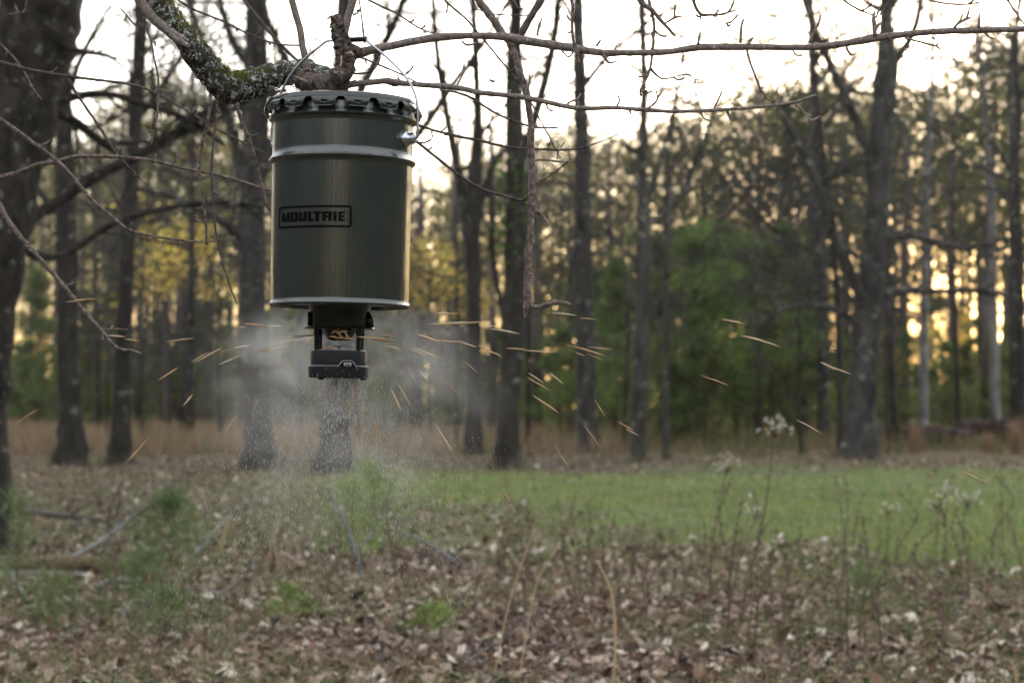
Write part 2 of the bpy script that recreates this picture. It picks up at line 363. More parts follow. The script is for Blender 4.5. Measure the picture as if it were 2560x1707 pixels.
# sparse low grass and weeds through the litter
g = Geo()
x, y = img_sample(90000, 7.6, 30, .6); v = vnoise(x, y, .75) + .35 * vnoise(x, y, 2.3); rt = (x / y) * F; 
k = (v > .04 - .22 * (rt > 200) - .16 * (rt < -400)) & (rng.random(len(x)) < .8); x, y = x[k], y[k]
r = blades(x, y, rng.uniform(.04, .15, len(x)), .008, .55, [[.12, .18, .055], [.085, .13, .04], [.18, .21, .09], [.28, .22, .13]], [.38, .25, .22, .15]); g.add(r[0], r[1], None, r[2])
stuff(g.obj('litter_grass', M_grass, None, False, True), 'thin green grass tufts coming up through the dry leaves', 'grass')
x, y = img_sample(170000, 12, 52, 1.1); v = vnoise(x, y, .45) + .5 * vnoise(x, y, 1.7); pxx = x / y * F
k = (rng.random(len(x)) < np.clip(.10 + .9 * np.clip((y - 19) / 9, 0, 1) + .5 * (v > .05) * (y > 13), 0, 1) * np.clip(.55 + v, .1, 1)) & (field_mask(x, y) < .8); x, y = x[k], y[k]
r = blades(x, y, rng.uniform(.03, .12, len(x)), .011, .6, [[.17, .19, .08], [.12, .15, .055], [.27, .235, .15], [.33, .27, .18], [.19, .145, .10]], [.25, .2, .22, .15, .18]); g2_ = Geo(); g2_.add(r[0], r[1], None, r[2])
stuff(g2_.obj('olive_grass', M_grass, None, False, True), 'low olive and straw coloured grass round the clearing', 'grass')
# fine dead stems low over the foreground
g = Geo()
x, y = img_sample(14000, 8.2, 45, 1.0); k = rng.random(len(x)) > field_mask(x, y) * .8; x, y = x[k], y[k]
r = blades(x, y, rng.uniform(.08, .32, len(x)), .005, .35, [[.16, .10, .07], [.30, .22, .15], [.09, .06, .05]], [.4, .3, .3]); g.add(r[0], r[1], None, r[2])
stuff(g.obj('dead_stems', M_grass, None, False, True), 'fine dead brown stems standing in the leaf litter', 'dead stems')
# small sticks lying about in the litter
g = Geo(); nn = 2600; x, y = img_sample(nn, 8.0, 32, .7); a = rng.uniform(0, math.pi, nn); ln_ = rng.uniform(.08, .42, nn); z = gz(x, y) + rng.uniform(.02, .06, nn)
d = np.stack([np.cos(a), np.sin(a), rng.normal(0, .16, nn)], 1) * ln_[:, None] / 2; mid_ = np.stack([x, y, z], 1); bend = rng.normal(0, .02, (nn, 3)); w_ = rng.uniform(.0015, .005, nn)
V = np.zeros((nn, 6, 3)); up_ = np.array([0, 0, 1.])
for q, (f_, bb_) in enumerate(((-1, 0), (0, 1), (1, 0))):
    c_ = mid_ + d * f_ + bend * bb_; V[:, 2 * q] = c_ - up_ * w_[:, None]; V[:, 2 * q + 1] = c_ + up_ * w_[:, None]
b6 = (np.arange(nn) * 6)[:, None]; Qs = np.concatenate([b6 + np.array([[0, 2, 3, 1]]), b6 + np.array([[2, 4, 5, 3]])])
C_ = np.array([[.22, .20, .18], [.12, .085, .065], [.32, .30, .27]])[rng.choice(3, nn, p=[.4, .35, .25])]; g.add(V.reshape(-1, 3), None, Qs, np.repeat(C_, 6, 0))
stuff(g.obj('litter_sticks', M_grass, None, False, True), 'small grey and brown sticks scattered through the leaves', 'sticks')
# broomsedge at the far side
g = Geo()
for (nn, d0, d1, a0, a1, h0, h1, pal, pr, z) in (
        (2600, 48, 115, -1450, 250, .25, .85, [[.27, .185, .12], [.33, .24, .16], [.18, .13, .09], [.15, .17, .07]], [.4, .25, .2, .15], 0),
        (1900, 52, 110, 150, 1500, .2, .65, [[.20, .17, .09], [.10, .14, .05], [.30, .18, .11], [.16, .15, .08]], [.3, .3, .2, .2], 0)):
    D = d0 + (d1 - d0) * rng.random(nn); cx = (a0 + (a1 - a0) * rng.random(nn)) / F * D
    x = np.repeat(cx, 14) + rng.normal(0, .22, nn * 14); y = np.repeat(D, 14) + rng.normal(0, .22, nn * 14)
    r = blades(x, y, rng.uniform(h0, h1, len(x)), .035, .22, pal, pr); g.add(r[0], r[1], None, r[2])
stuff(g.obj('tall_dry_grass', M_grass, None, False, True), 'tall rusty dry grass under the far trees', 'dry grass')

# ------------------------------------------------------------------ branches
def grow(g, p, d, Lg, r, lvl, R, kids=5, up=.25, wig=.28, minr=.004):
    n_ = 7 if lvl == 0 else 5 if lvl == 1 else 4; pts = [np.array(p, float)]; d = np.array(d, float); d /= np.linalg.norm(d)
    for i in range(n_):
        d = d + R.normal(0, wig, 3) / math.sqrt(n_) + np.array([0, 0, up / n_]); d /= np.linalg.norm(d); pts.append(pts[-1] + d * Lg / n_)
    pts = np.array(pts); rad = np.linspace(r, max(r * .22, minr), len(pts))
    tube(g[min(lvl, len(g) - 1)], pts, rad, 8 if lvl == 0 else 4 if lvl == 1 else 3, cap=(lvl == 0))
    if lvl >= 3: return
    nk = int(R.integers(kids - 1, kids + 2))
    for i in range(nk):
        t = R.uniform(.25, .97) * (len(pts) - 1); a = int(t); f = t - a; q = pts[a] * (1 - f) + pts[min(a + 1, len(pts) - 1)] * f
        dd = pts[min(a + 1, len(pts) - 1)] - pts[a]; dd /= np.linalg.norm(dd); side = R.normal(0, 1, 3); side -= dd * side.dot(dd); side /= np.linalg.norm(side)
        nd = dd * R.uniform(.5, 1) + side * R.uniform(.6, 1.1)
        grow(g, q, nd, Lg * R.uniform(.35, .6), max(rad[a] * .55, minr), lvl + 1, R, kids, up * .6, wig * 1.2, minr)

def tree(name, label, mat, path, D, seed, height, nl=7, lmin=.45, limbs=(), flare=1.5, group=None, kids=6, lscale=1.0, px_off=0, lateral=None, cat='tree', Llen=None):
    """path: photo pixels (x, y, half width) from base up; carried on above the picture to full height"""
    R = np.random.default_rng(seed)
    base = gD(path[0][0], D); t = thing(name, label, cat, base, group); B = np.array(base)
    P = [np.array(at(x, y, D)) - B for x, y, r in path]; rr = [r * D / F for x, y, r in path]
    P[0][2] = -.15
    d = P[-1] - P[-2]; d /= np.linalg.norm(d); d = d * .6 + np.array([0, 0, .4]); d /= np.linalg.norm(d)
    while P[-1][2] < height:
        d = d + R.normal(0, .05, 3); d /= np.linalg.norm(d); P.append(P[-1] + d * 1.6); rr.append(rr[-1] * .86)
    Pc = catmull(P, 6); rc = np.interp(np.linspace(0, len(P) - 1, len(Pc)), np.arange(len(P)), rr)
    z = Pc[:, 2]; rc = rc * (1 + (flare - 1) * np.exp(-np.clip(z, 0, None) / .42))
    g = Geo(); tube(g, Pc, rc, 14, .22, 3.0); g.obj('trunk', mat, t, True)
    tw = Geo()
    for (pts, dr) in limbs:
        lg = Geo(); q = np.array([np.array(at(x, y, D + dd)) - B for x, y, r, dd in pts]); rad = [r * D / F for x, y, r, dd in pts]
        qc = catmull(q, 4); rcc = np.interp(np.linspace(0, len(q) - 1, len(qc)), np.arange(len(q)), rad); tube(lg, qc, rcc, 8, .15, 4.)
        for i in range(dr):
            a = int(R.uniform(.3, .98) * (len(qc) - 1)); dd = qc[min(a + 1, len(qc) - 1)] - qc[a]; dd /= np.linalg.norm(dd) + 1e-9
            sd = R.normal(0, 1, 3); grow((tw,), qc[a], dd + sd * .8, R.uniform(.8, 1.8) * lscale, rcc[a] * .45, 1, R, kids, .3)
        lg.obj('limb', mat, t, True)
    for i in range(nl):
        f = lmin + (1 - lmin) * (i + R.random()) / nl; a = min(int(f * (len(Pc) - 1)), len(Pc) - 2)
        az = R.uniform(0, 2 * math.pi); el = R.uniform(.35, .95)
        dd = np.array([math.cos(az) * math.cos(el), math.sin(az) * math.cos(el), math.sin(el)])
        lg = Geo(); grow((lg, tw), Pc[a], dd, (Llen or R.uniform(2.6, 4.6)) * lscale, rc[a] * .5, 0, R, kids, .25)
        lg.obj('limb', mat, t, True)
    if tw.n: stuff(tw.obj('twigs', mat, t))
    return t

def skirt(px, D, r, seed):
    R = np.random.default_rng(seed); p = gD(px, D); n_ = 170; a = R.uniform(0, 6.28, n_); q = r * R.uniform(.9, 2.0, n_); x = p.x + np.cos(a) * q; y = D + np.sin(a) * q
    return blades(x, y, R.uniform(.05, .30, n_), .022, .4, [[.24, .19, .13], [.13, .17, .06], [.16, .11, .08]], [.4, .35, .25])
# the big tree at the left edge
B = gD(-45, 21)
tree('oak_tree', 'big dark leaning oak trunk cut by the left edge of the picture', M_big,
     [(-45, 1300, 62), (-42, 1100, 62), (-35, 900, 62), (-18, 700, 72), (10, 480, 82), (45, 260, 95), (85, 80, 108), (110, -60, 110)], 17.5, 11, 11, 5, .8,
     limbs=[([(70, 250, 26, 0), (110, 275, 17, .2), (170, 292, 14, .4), (240, 345, 11, .6), (330, 410, 7, .7)], 5),
            ([(95, 100, 16, 0), (160, 116, 8, -.2), (220, 132, 7, -.3), (270, 140, 6, -.3), (312, 168, 3, -.4)], 3),
            ([(20, 560, 24, 0), (120, 520, 17, .3), (240, 440, 15, .5), (360, 382, 14, .5), (440, 330, 13, .6), (500, 290, 12, .6), (560, 250, 11, .8), (660, 236, 9, .8), (720, 225, 7, .8)], 9),
            ([(60, 330, 18, 0), (150, 255, 12, .3), (260, 235, 10, .4), (360, 260, 10, .4), (470, 300, 8, .6), (560, 360, 6, .7)], 7),
            ([(30, 620, 14, 0), (150, 640, 9, .4), (280, 560, 9, .6), (420, 520, 8, .8), (560, 505, 7, 1), (660, 520, 5, 1)], 8)], flare=1.25, kids=4, lscale=.8)

mids = [
 ('hardwood_tree', 'dark flared trunk, first tall tree right of the big left-edge oak', M_dark, [(178, 1158, 32), (176, 1050, 29), (170, 800, 26), (166, 560, 27), (160, 300, 22), (155, 60, 17)], 43, 16, 7, .38, 1.75, [([(166, 560, 12, 0), (90, 470, 9, .4), (30, 380, 7, .5)], 3)]),
 ('hardwood_tree', 'slimmer dark trunk standing second right of the left-edge oak', M_dark, [(300, 1152, 25), (302, 1050, 22), (312, 800, 19), (322, 560, 18), (338, 300, 18), (352, 60, 17)], 44, 16, 6, .42, 1.6, []),
 ('hardwood_tree', 'thick grey trunk seen just left of and behind the feeder', M_grey, [(645, 1168, 38), (645, 1050, 35), (634, 800, 33), (630, 560, 34), (640, 300, 33), (640, 60, 28)], 40, 17, 9, .45, 1.35,
  [([(640, 560, 14, 0), (600, 420, 13, .3), (560, 260, 11, .5), (500, 100, 9, .7), (460, -40, 7, .8)], 7), ([(640, 480, 14, 0), (700, 300, 12, -.3), (690, 250, 11, -.4), (590, 120, 10, -.6), (540, -30, 8, -.8)], 7),
   ([(640, 640, 12, 0), (560, 560, 9, -.5), (450, 500, 8, -1), (340, 470, 6, -1.2)], 6)]),
 ('hardwood_tree', 'dark flared trunk directly beneath the hanging feeder', M_dark, [(836, 1175, 42), (836, 1080, 35), (840, 940, 34), (845, 700, 32), (850, 400, 27), (855, 100, 20)], 38.5, 16, 8, .55, 1.5,
  [([(850, 330, 14, 0), (930, 170, 12, .3), (985, 60, 10, .5), (1030, -60, 8, .6)], 5), ([(850, 420, 14, 0), (760, 230, 12, .4), (690, 100, 10, .6), (640, -30, 8, .8)], 6),
   ([(850, 480, 13, 0), (960, 420, 9, .2), (1050, 330, 9, .3), (1130, 215, 8, .4), (1200, 120, 7, .5), (1290, -30, 5, .6)], 7)]),
 ('hardwood_tree', 'dark trunk forking halfway up, nearest right of the feeder', M_dark, [(1184, 1130, 22), (1184, 1050, 20), (1187, 850, 19), (1183, 620, 19), (1185, 480, 20), (1195, 300, 12), (1185, 60, 8)], 48, 15, 7, .5, 1.4,
  [([(1183, 640, 13, 0), (1155, 480, 12, .2), (1125, 330, 10, .3), (1095, 150, 8, .4), (1080, -30, 7, .4)], 6), ([(1185, 560, 10, 0), (1230, 420, 8, .2), (1300, 330, 7, .3)], 4)]),
 ('hardwood_tree', 'dark straight trunk with green vine, left of the pale flared tree', M_dark, [(1268, 1160, 29), (1270, 1050, 26), (1282, 850, 27), (1288, 620, 28), (1290, 400, 26), (1284, 200, 20), (1290, 20, 16)], 41, 17, 8, .5, 1.45,
  [([(1296, 420, 13, 0), (1350, 250, 11, .3), (1385, 100, 10, .5), (1400, -40, 9, .6)], 6), ([(1262, 800, 8, 0), (1232, 640, 7, .3), (1225, 420, 6, .4)], 3)]),
 ('hardwood_tree', 'paler trunk with a black flared foot, centre of the clearing edge', M_grey, [(1467, 1122, 26), (1467, 1030, 24), (1462, 850, 26), (1458, 620, 24), (1456, 400, 20), (1450, 200, 16), (1445, 20, 14)], 50, 17, 8, .55, 1.5,
  [([(1455, 220, 8, 0), (1530, 130, 7, .2), (1620, 60, 5, .3), (1700, 10, 4, .4)], 5)]),
 ('hardwood_tree', 'mid-sized grey trunk with an elbow branch bending right', M_grey, [(1597, 1158, 18), (1598, 1050, 17), (1605, 850, 18), (1610, 640, 17), (1612, 560, 15), (1604, 380, 7), (1606, 200, 5), (1600, 40, 4)], 42, 13, 5, .6, 1.2,
  [([(1614, 560, 9, 0), (1650, 545, 8, .1), (1700, 490, 7, .2), (1740, 400, 6, .3), (1780, 300, 5, .3), (1820, 200, 4, .3)], 6), ([(1612, 520, 7, 0), (1650, 400, 6, .1), (1690, 250, 5, .2), (1710, 120, 4, .3)], 5)]),
 ('sapling_tree', 'thin grey sapling just right of the elbow-branched trunk', M_grey, [(1664, 1142, 7), (1665, 1000, 7), (1666, 800, 6), (1664, 600, 6), (1670, 400, 4)], 46, 9, 5, .4, 1.2, []),
 ('sapling_tree', 'thin black sapling just left of the big leaning right-hand trunk', M_dark, [(2100, 1120, 9), (2100, 1000, 8), (2096, 800, 8), (2085, 640, 8), (2060, 420, 7), (2040, 220, 5)], 50, 12, 6, .4, 1.2, []),
 ('hardwood_tree', 'big rough grey trunk on the right with a second stem curving off left', M_grey, [(2150, 1135, 46), (2152, 1050, 37), (2162, 900, 34), (2178, 720, 33), (2192, 560, 30), (2200, 400, 29), (2214, 200, 30), (2216, 60, 18)], 45, 16, 7, .62, 1.45,
  [([(2165, 790, 16, 0), (2135, 700, 15, -.4), (2085, 590, 14, -.5), (2050, 480, 13, -.5), (2010, 380, 10, -.6), (1950, 280, 8, -.6)], 5),
   ([(2185, 460, 14, 0), (2160, 350, 13, -.3), (2110, 230, 12, -.4), (2060, 130, 10, -.5), (2015, 10, 9, -.5), (1990, -60, 8, -.5)], 6),
   ([(2215, 180, 14, 0), (2262, 120, 11, .2), (2290, 60, 9, .3), (2310, -30, 8, .3)], 4),
   ([(2180, 740, 14, 0), (2260, 725, 9, .3), (2340, 728, 8, .5), (2440, 728, 7, .7), (2560, 745, 5, .8)], 6),
   ([(2190, 600, 10, 0), (2280, 590, 7, -.3), (2400, 620, 6, -.5), (2520, 600, 4, -.6)], 8),
   ([(2165, 820, 10, 0), (2080, 770, 8, -.5), (1990, 765, 7, -.8), (1930, 790, 5, -1), (1900, 820, 4, -1)], 10)]),
 ('birch_tree', 'slim pale trunk behind the fallen logs, nearer the big right trunk', M_pale, [(2308, 1085, 12), (2310, 900, 12), (2312, 700, 11), (2318, 450, 9), (2330, 200, 6)], 66, 18, 6, .55, 1.1, []),
 ('birch_tree', 'slim pale trunk behind the right end of the fallen logs', M_pale, [(2492, 1085, 10), (2488, 900, 10), (2482, 700, 9), (2478, 450, 8)], 68, 17, 6, .55, 1.1, []),
 ('hardwood_tree', 'dark trunk standing at the right edge beyond the fallen logs', M_dark, [(2552, 1090, 14), (2552, 900, 14), (2548, 700, 12), (2540, 400, 10)], 62, 16, 6, .5, 1.1, []),
 ('hardwood_tree', 'grey trunk in the green thicket left of the big right-hand tree', M_grey, [(2060, 1085, 16), (2060, 900, 16), (2052, 700, 17), (2048, 560, 16), (2040, 300, 12)], 62, 15, 7, .45, 1.1, []),
]
vine_parent = None; gs = Geo()
for i, (nm, lb, mt, path, D, H, nl, lm, fl, lb_l) in enumerate(mids):
    t = tree(nm, lb, mt, path, D, 100 + i, H, nl + 4, lm, lb_l, fl)
    if 'vine' in lb: vine_parent = t
    r_ = skirt(path[0][0], D, path[0][2] * D / F, 700 + i); gs.add(r_[0], r_[1], None, r_[2])
stuff(gs.obj('trunk_foot_grass', M_grass, None, False, True), 'rough grass and weeds round the feet of the trunks', 'grass')

# ------------------------------------------------------------------ foliage
LM = [(-60, 'the left-edge oak'), (172, 'the flared trunk'), (305, 'the slim dark trunk'), (640, 'the thick grey trunk'), (845, 'the feeder'), (1184, 'the forked trunk'), (1275, 'the vine-grown trunk'), (1464, 'the black-footed trunk'), (1600, 'the elbow-branched trunk'), (1665, 'the thin grey sapling'), (2098, 'the thin black sapling'), (2170, 'the big right trunk'), (2312, 'the first birch'), (2488, 'the second birch'), (2552, 'the right edge')]
ORD = ['first', 'second', 'third', 'fourth', 'fifth', 'sixth', 'seventh', 'eighth', 'ninth', 'tenth', 'eleventh', 'twelfth', 'thirteenth', 'fourteenth', 'fifteenth', 'sixteenth', 'seventeenth', 'eighteenth', 'nineteenth', 'twentieth', 'twenty-first', 'twenty-second', 'twenty-third', 'twenty-fourth', 'twenty-fifth', 'twenty-sixth', 'twenty-seventh']
def autolabel(items, desc, LM=LM):
    d = {}
    for o_, px_ in items:
        a_ = [j for j, (x_, _) in enumerate(LM) if x_ <= px_]; j = a_[-1] if a_ else -1; d.setdefault(j, []).append((px_, o_))
    for j, l_ in d.items():
        l_.sort(key=lambda q: q[0])
        wh = 'left of ' + LM[0][1] if j < 0 else 'right of ' + LM[-1][1] if j == len(LM) - 1 else 'between ' + LM[j][1] + ' and ' + LM[j + 1][1]
        wh = wh.replace(' and the ', ' and ')
        for i_, (_, o_) in enumerate(l_):
            o_['label'] = desc + ' ' + wh + ('' if len(l_) == 1 else ', ' + (ORD[i_] if i_ < 27 else 'last') + ' from left')
far_items = {}
def tufts(C0, ln, w, nb, pal, pr, R, droop=0.):
    """needle or leaf sprays: nb blades radiating from every centre"""
    k = len(C0); n_ = k * nb; c = np.repeat(C0, nb, 0); d = R.normal(0, 1, (n_, 3)); d[:, 2] -= droop; d /= np.linalg.norm(d, axis=1)[:, None]
    s = R.normal(0, 1, (n_, 3)); s -= d * (s * d).sum(1)[:, None]; s /= np.linalg.norm(s, axis=1)[:, None]
    L_ = ln * R.uniform(.6, 1.2, (n_, 1)); V = np.zeros((n_, 3, 3))
    V[:, 0] = c + d * L_ * .1 - s * w / 2; V[:, 1] = c + d * L_ * .1 + s * w / 2; V[:, 2] = c + d * L_
    pc = np.asarray(pal)[R.choice(len(pal), k, p=pr)] * R.uniform(.7, 1.3, (k, 1))
    return V.reshape(-1, 3), np.arange(n_ * 3).reshape(-1, 3), np.repeat(np.repeat(pc, nb, 0), 3, 0)
def leaves(C0, sz, pal, pr, R):
    n_ = len(C0); d = R.normal(0, 1, (n_, 3)); d /= np.linalg.norm(d, axis=1)[:, None]; s = R.normal(0, 1, (n_, 3)); s -= d * (s * d).sum(1)[:, None]; s /= np.linalg.norm(s, axis=1)[:, None]
    z = sz * R.uniform(.6, 1.3, (n_, 1)); V = np.stack([C0 - d * z / 2, C0 + s * z * .32, C0 + d * z / 2, C0 - s * z * .32], 1)
    C = np.asarray(pal)[R.choice(len(pal), n_, p=pr)] * R.uniform(.7, 1.3, (n_, 1)); return V.reshape(-1, 3), np.arange(n_ * 4).reshape(-1, 4), np.repeat(C, 4, 0)
PINE = [[.10, .115, .04], [.07, .085, .03], [.15, .15, .05], [.25, .20, .06]]; PPR = [.4, .3, .2, .1]
def pine_proto(seed, H=18., crown0=.5, rad=2.4, nclump=26, per=27):
    R = np.random.default_rng(seed); t = thing('pine_tree', 'x', 'pine tree')
    bend = R.normal(0, .25, 2); P = np.array([[bend[0] * (z / H) ** 2, bend[1] * (z / H) ** 2 * 1.5, z] for z in np.linspace(-.2, H, 12)])
    g = Geo(); tube(g, P, np.linspace(.17, .03, 12), 7); g.obj('trunk', M_pine, t, True)
    g = Geo(); g2 = Geo()
    for i in range(nclump):
        f = crown0 + (1 - crown0) * (i + .5) / nclump; z = H * f
        taper = math.sin(math.pi * min(1, (f - crown0) / (1 - crown0) * .75 + .22)) ; r = rad * taper * R.uniform(.35, 1.05); az = R.uniform(0, 6.28)
        c = np.array([P[-1][0] * f * f + math.cos(az) * r, math.sin(az) * r, z + R.uniform(-.2, .5)])
        tube(g, np.array([[P[-1][0] * f * f, 0, z - .4], (np.array([0, 0, z]) + c) / 2, c]), [.04, .03, .015], 3)
        cs = c + R.normal(0, 1, (per, 3)) * np.array([.85, .85, .42])
        V, T_, C = tufts(cs, .33, .055, 9, PINE, PPR, R); g2.add(V, T_, None, C)
    stuff(g.obj('branches', M_pine, t)); stuff(g2.obj('needles', M_leaf, t, False, True)); return t
protos = [pine_proto(300 + i, 18, [.38, .5, .45, .3, .55][i], [2.5, 2.2, 2.9, 2.6, 2.0][i], [34, 28, 36, 44, 26][i]) for i in range(5)]
R = np.random.default_rng(5)
prof_x = [-200, 0, 150, 300, 340, 560, 620, 900, 1150, 1300, 1420, 1550, 1700, 1800, 1900, 2000, 2120, 2200, 2300, 2400, 2480, 2800]
prof_y = [330, 330, 360, 330, 190, 260, 330, 470, 400, 380, 300, 290, 310, 270, 190, 220, 150, 160, 240, 230, 100, 90]
zones = [(-300, 560, 'slim pine in the blurred woods at the left', 'pines in the woods at the left', 27), (560, 1500, 'slim pine in the blurred woods behind the feeder', 'pines in the woods behind the feeder', 28), (1500, 2900, 'pine in the sunlit woods at the right', 'pines in the woods at the right', 46)]
first = True; k = 0
for (a, b_, lb, gr, cnt) in zones:
    for i in range(cnt):
        px = a + (b_ - a) * (i + R.random()) / cnt; D = R.uniform(78, 150); top = np.interp(px, prof_x, prof_y) + R.uniform(-30, 80)
        H = (1010 - top) / F * D + 1.3; p = gD(px, D); p.z = 0; src = protos[k % 5]; k += 1
        sc = H / 18.; sx = sc * R.uniform(.9, 1.25)
        if k <= 5: o = src; o.location = p; o.scale = (sx, sx, sc); o['label'] = lb; o['group'] = gr; o.rotation_euler[2] = R.uniform(0, 6)
        else: o = dup(src, p, R.uniform(0, 6), (sx, sx, sc), lb, gr)
        far_items.setdefault('far pine', []).append((o, px))
# the woods go on behind the photographer (seen mirrored in the glossy bucket)
for i in range(46):
    az = math.radians(R.uniform(24, 336)); 
    if abs(az - math.pi - .07) < .22 : continue
    D = R.uniform(28, 60); dup(protos[i % 5], (math.sin(az) * D, math.cos(az) * D, 0), R.uniform(0, 6), R.uniform(.75, 1.05), 'pine standing outside the picture round the clearing', 'pines round the clearing')
def young_pine(seed, H=7., rad=1.7, n_=950, pal=PINE, ln=.3):
    R = np.random.default_rng(seed); t = thing('young_pine', 'x', 'young pine'); g = Geo()
    tube(g, np.array([[0, 0, -.1], [.03, .02, H * .5], [0, 0, H]]), [.09, .06, .01], 5); g.obj('trunk', M_pine, t)
    g = Geo(); f = R.random(n_) ** .8; nb_ = 34; az0 = R.uniform(0, 6.28, nb_); fz = np.sort(R.uniform(.06, 1, nb_)); j = R.integers(0, nb_, n_)
    q = R.random(n_) ** .7; rr = rad * (1.08 - fz[j]) * q * R.uniform(.7, 1.2, nb_)[j]
    C0 = np.stack([np.cos(az0[j]) * rr, np.sin(az0[j]) * rr, H * fz[j] + rr * .35], 1) + R.normal(0, .16, (n_, 3))
    V, T_, C = tufts(C0, ln, .045, 7, pal, PPR, R); g.add(V, T_, None, C); stuff(g.obj('needles', M_leaf, t, False, True)); return t
GR = [[.12, .175, .055], [.08, .125, .04], [.17, .225, .07], [.24, .23, .09]]
yp = [young_pine(400, 7, 1.9, pal=GR), young_pine(401, 6, 2.2, pal=GR), young_pine(402, 8, 2.0, pal=PINE)]
spots = [(1540, 66, 6.3), (1600, 76, 8.2), (1650, 64, 6.6), (1710, 72, 7.8), (1760, 60, 6.8), (1800, 80, 8.4), (1840, 66, 7.0), (1890, 74, 7.6), (1930, 60, 6.0), (1970, 70, 7.6), (2010, 64, 6.2), (2050, 80, 8), (1500, 82, 7), (1395, 70, 4.2), (1430, 62, 3.0), (1330, 74, 4.0), (1240, 80, 4.6), (1110, 78, 4.4), (1150, 70, 3.4), (1010, 74, 4.6), (960, 62, 3.6), (920, 80, 5.2), (1730, 58, 3.2), (1780, 56, 2.8), (1680, 58, 2.6)]
spots2 = [(2120, 72, 3.6), (2230, 70, 3.4), (2270, 78, 4.2), (2360, 74, 3.8), (2420, 72, 3.6), (2450, 82, 5.0), (2530, 76, 4.6), (2390, 62, 1.5), (2440, 64, 1.3)]
spots3 = [(60, 84, 4.2), (225, 80, 4.6), (260, 95, 6.4), (410, 92, 5.6), (500, 96, 6), (560, 84, 4.6), (700, 84, 5), (475, 62, 1.4), (365, 62, 1.3), (740, 92, 6)]
kk = 0
for sp_, lb, gr in ((spots, 'bushy green young pine in the thicket right of the feeder', 'young pines in the central thicket'), (spots2, 'low green young pine behind the fallen logs', 'young pines behind the fallen logs'), (spots3, 'green young pine deep in the left-hand woods', 'young pines in the left-hand woods')):
    for (px, D, H) in sp_:
        src = yp[kk % 3]; h0 = [7, 6, 8][kk % 3]; kk += 1; p = gD(px, D); p.z = 0; s = H / h0; sw = s * R.uniform(1.0, 1.3)
        if kk <= 3: o = src; o.location = p; o.scale = (sw, sw, s); o['label'] = lb; o['group'] = gr
        else: o = dup(src, p, R.uniform(0, 6), (sw, sw, s), lb, gr)
        far_items.setdefault('green young pine', []).append((o, px))
for i in range(34):
    px = R.uniform(-80, 1480) if i < 22 else R.uniform(2060, 2640); D = R.uniform(84, 138); H = R.uniform(3.5, 8.5); p = gD(px, D); p.z = 0; src = yp[i % 3]; h0 = [7, 6, 8][i % 3]; s_ = H / h0; w_ = s_ * R.uniform(1.0, 1.5)
    o = dup(src, p, R.uniform(0, 6), (w_, w_, s_), 'x', 'young pines deep in the woods'); far_items.setdefault('small background evergreen', []).append((o, px))
# bright leaved small trees
def leafy(seed, H, rad, n_, pal, pr, sz=.13, z0=.45):
    R = np.random.default_rng(seed); t = thing('leafy_tree', 'x', 'tree'); g = Geo(); tw = Geo()
    tube(g, np.array([[0, 0, -.1], [.1, 0, H * .5], [0, .1, H * .92]]), [.08, .06, .015], 6); g.obj('trunk', M_grey, t)
    for i in range(9): 
        az = R.uniform(0, 6.28); grow((tw,), (0.05, 0, H * R.uniform(z0 * .8, .85)), (math.cos(az), math.sin(az), .7), rad * 1.2, .025, 1, R, 4)
    stuff(tw.obj('twigs', M_grey, t)); cl = R.normal(0, 1, (26, 3)) * np.array([rad * .5, rad * .5, H * (1 - z0) * .24]) + np.array([0, 0, H * (z0 + (1 - z0) * .5)])
    c = cl[R.integers(0, 26, n_)] + R.normal(0, .3, (n_, 3)); V, Q, C = leaves(c, sz, pal, pr, R); g = Geo(); g.add(V, None, Q, C); stuff(g.obj('foliage', M_leaf, t, False, True)); return t
YEL = [[.78, .62, .14], [.62, .46, .10], [.45, .42, .12], [.6, .38, .12]]
ye = leafy(500, 8.6, 2.2, 1700, YEL, [.4, .3, .2, .1], .15, .55)
yl = [(455, 64, 7.9, 'yellow-leaved tree glowing in the left-hand woods', 1.2), (1075, 62, 7.0, 'yellow-leaved tree glowing just right of the feeder bucket', 1.0), (1140, 96, 9.5, 'yellow-leaved tree beyond the trunk right of the feeder', 1.2), (2290, 80, 4.6, 'small yellow-leaved tree lit by the low sun, behind the logs', .9), (2380, 96, 6.0, 'yellow-leaved tree farthest right in the sunlit woods', .8), (30, 90, 6.0, 'yellow-leaved tree beside the left-edge oak', .8)]
for i, (px, D, H, lb, w) in enumerate(yl):
    p = gD(px, D); p.z = 0; s = H / 8.6
    if i == 0: ye.location = p; ye.scale = (s * w, s * w, s); ye['label'] = lb; ye['group'] = 'yellow-leaved trees'
    else: dup(ye, p, i * 1.7, (s * w, s * w, s), lb, 'yellow-leaved trees')
gt = leafy(501, 8., 2.6, 2400, [[.15, .23, .05], [.10, .17, .04], [.20, .28, .07], [.28, .28, .08]], [.4, .3, .2, .1], .14, .4)
gl = [(1890, 58, 5.6, 'bright green leafy tree in the thicket left of the big right-hand tree'), (1745, 62, 4.6, 'bright green leafy tree in the middle of the thicket'), (1990, 66, 5.0, 'bright green leafy tree behind the thin black sapling'), (1560, 58, 3.0, 'low bright green bush behind the elbow-branched trunk'), (1400, 56, 2.4, 'low bright green bush left of the black-footed tree')]
for i, (px, D, H, lb) in enumerate(gl):
    p = gD(px, D); p.z = 0; s = H / 8
    if i == 0: gt.location = p; gt.scale = (s * 1.2, s * 1.2, s); gt['label'] = lb; gt['group'] = 'green leafy trees'
    else: dup(gt, p, i * 2.1, (s * 1.3, s * 1.3, s), lb, 'green leafy trees')
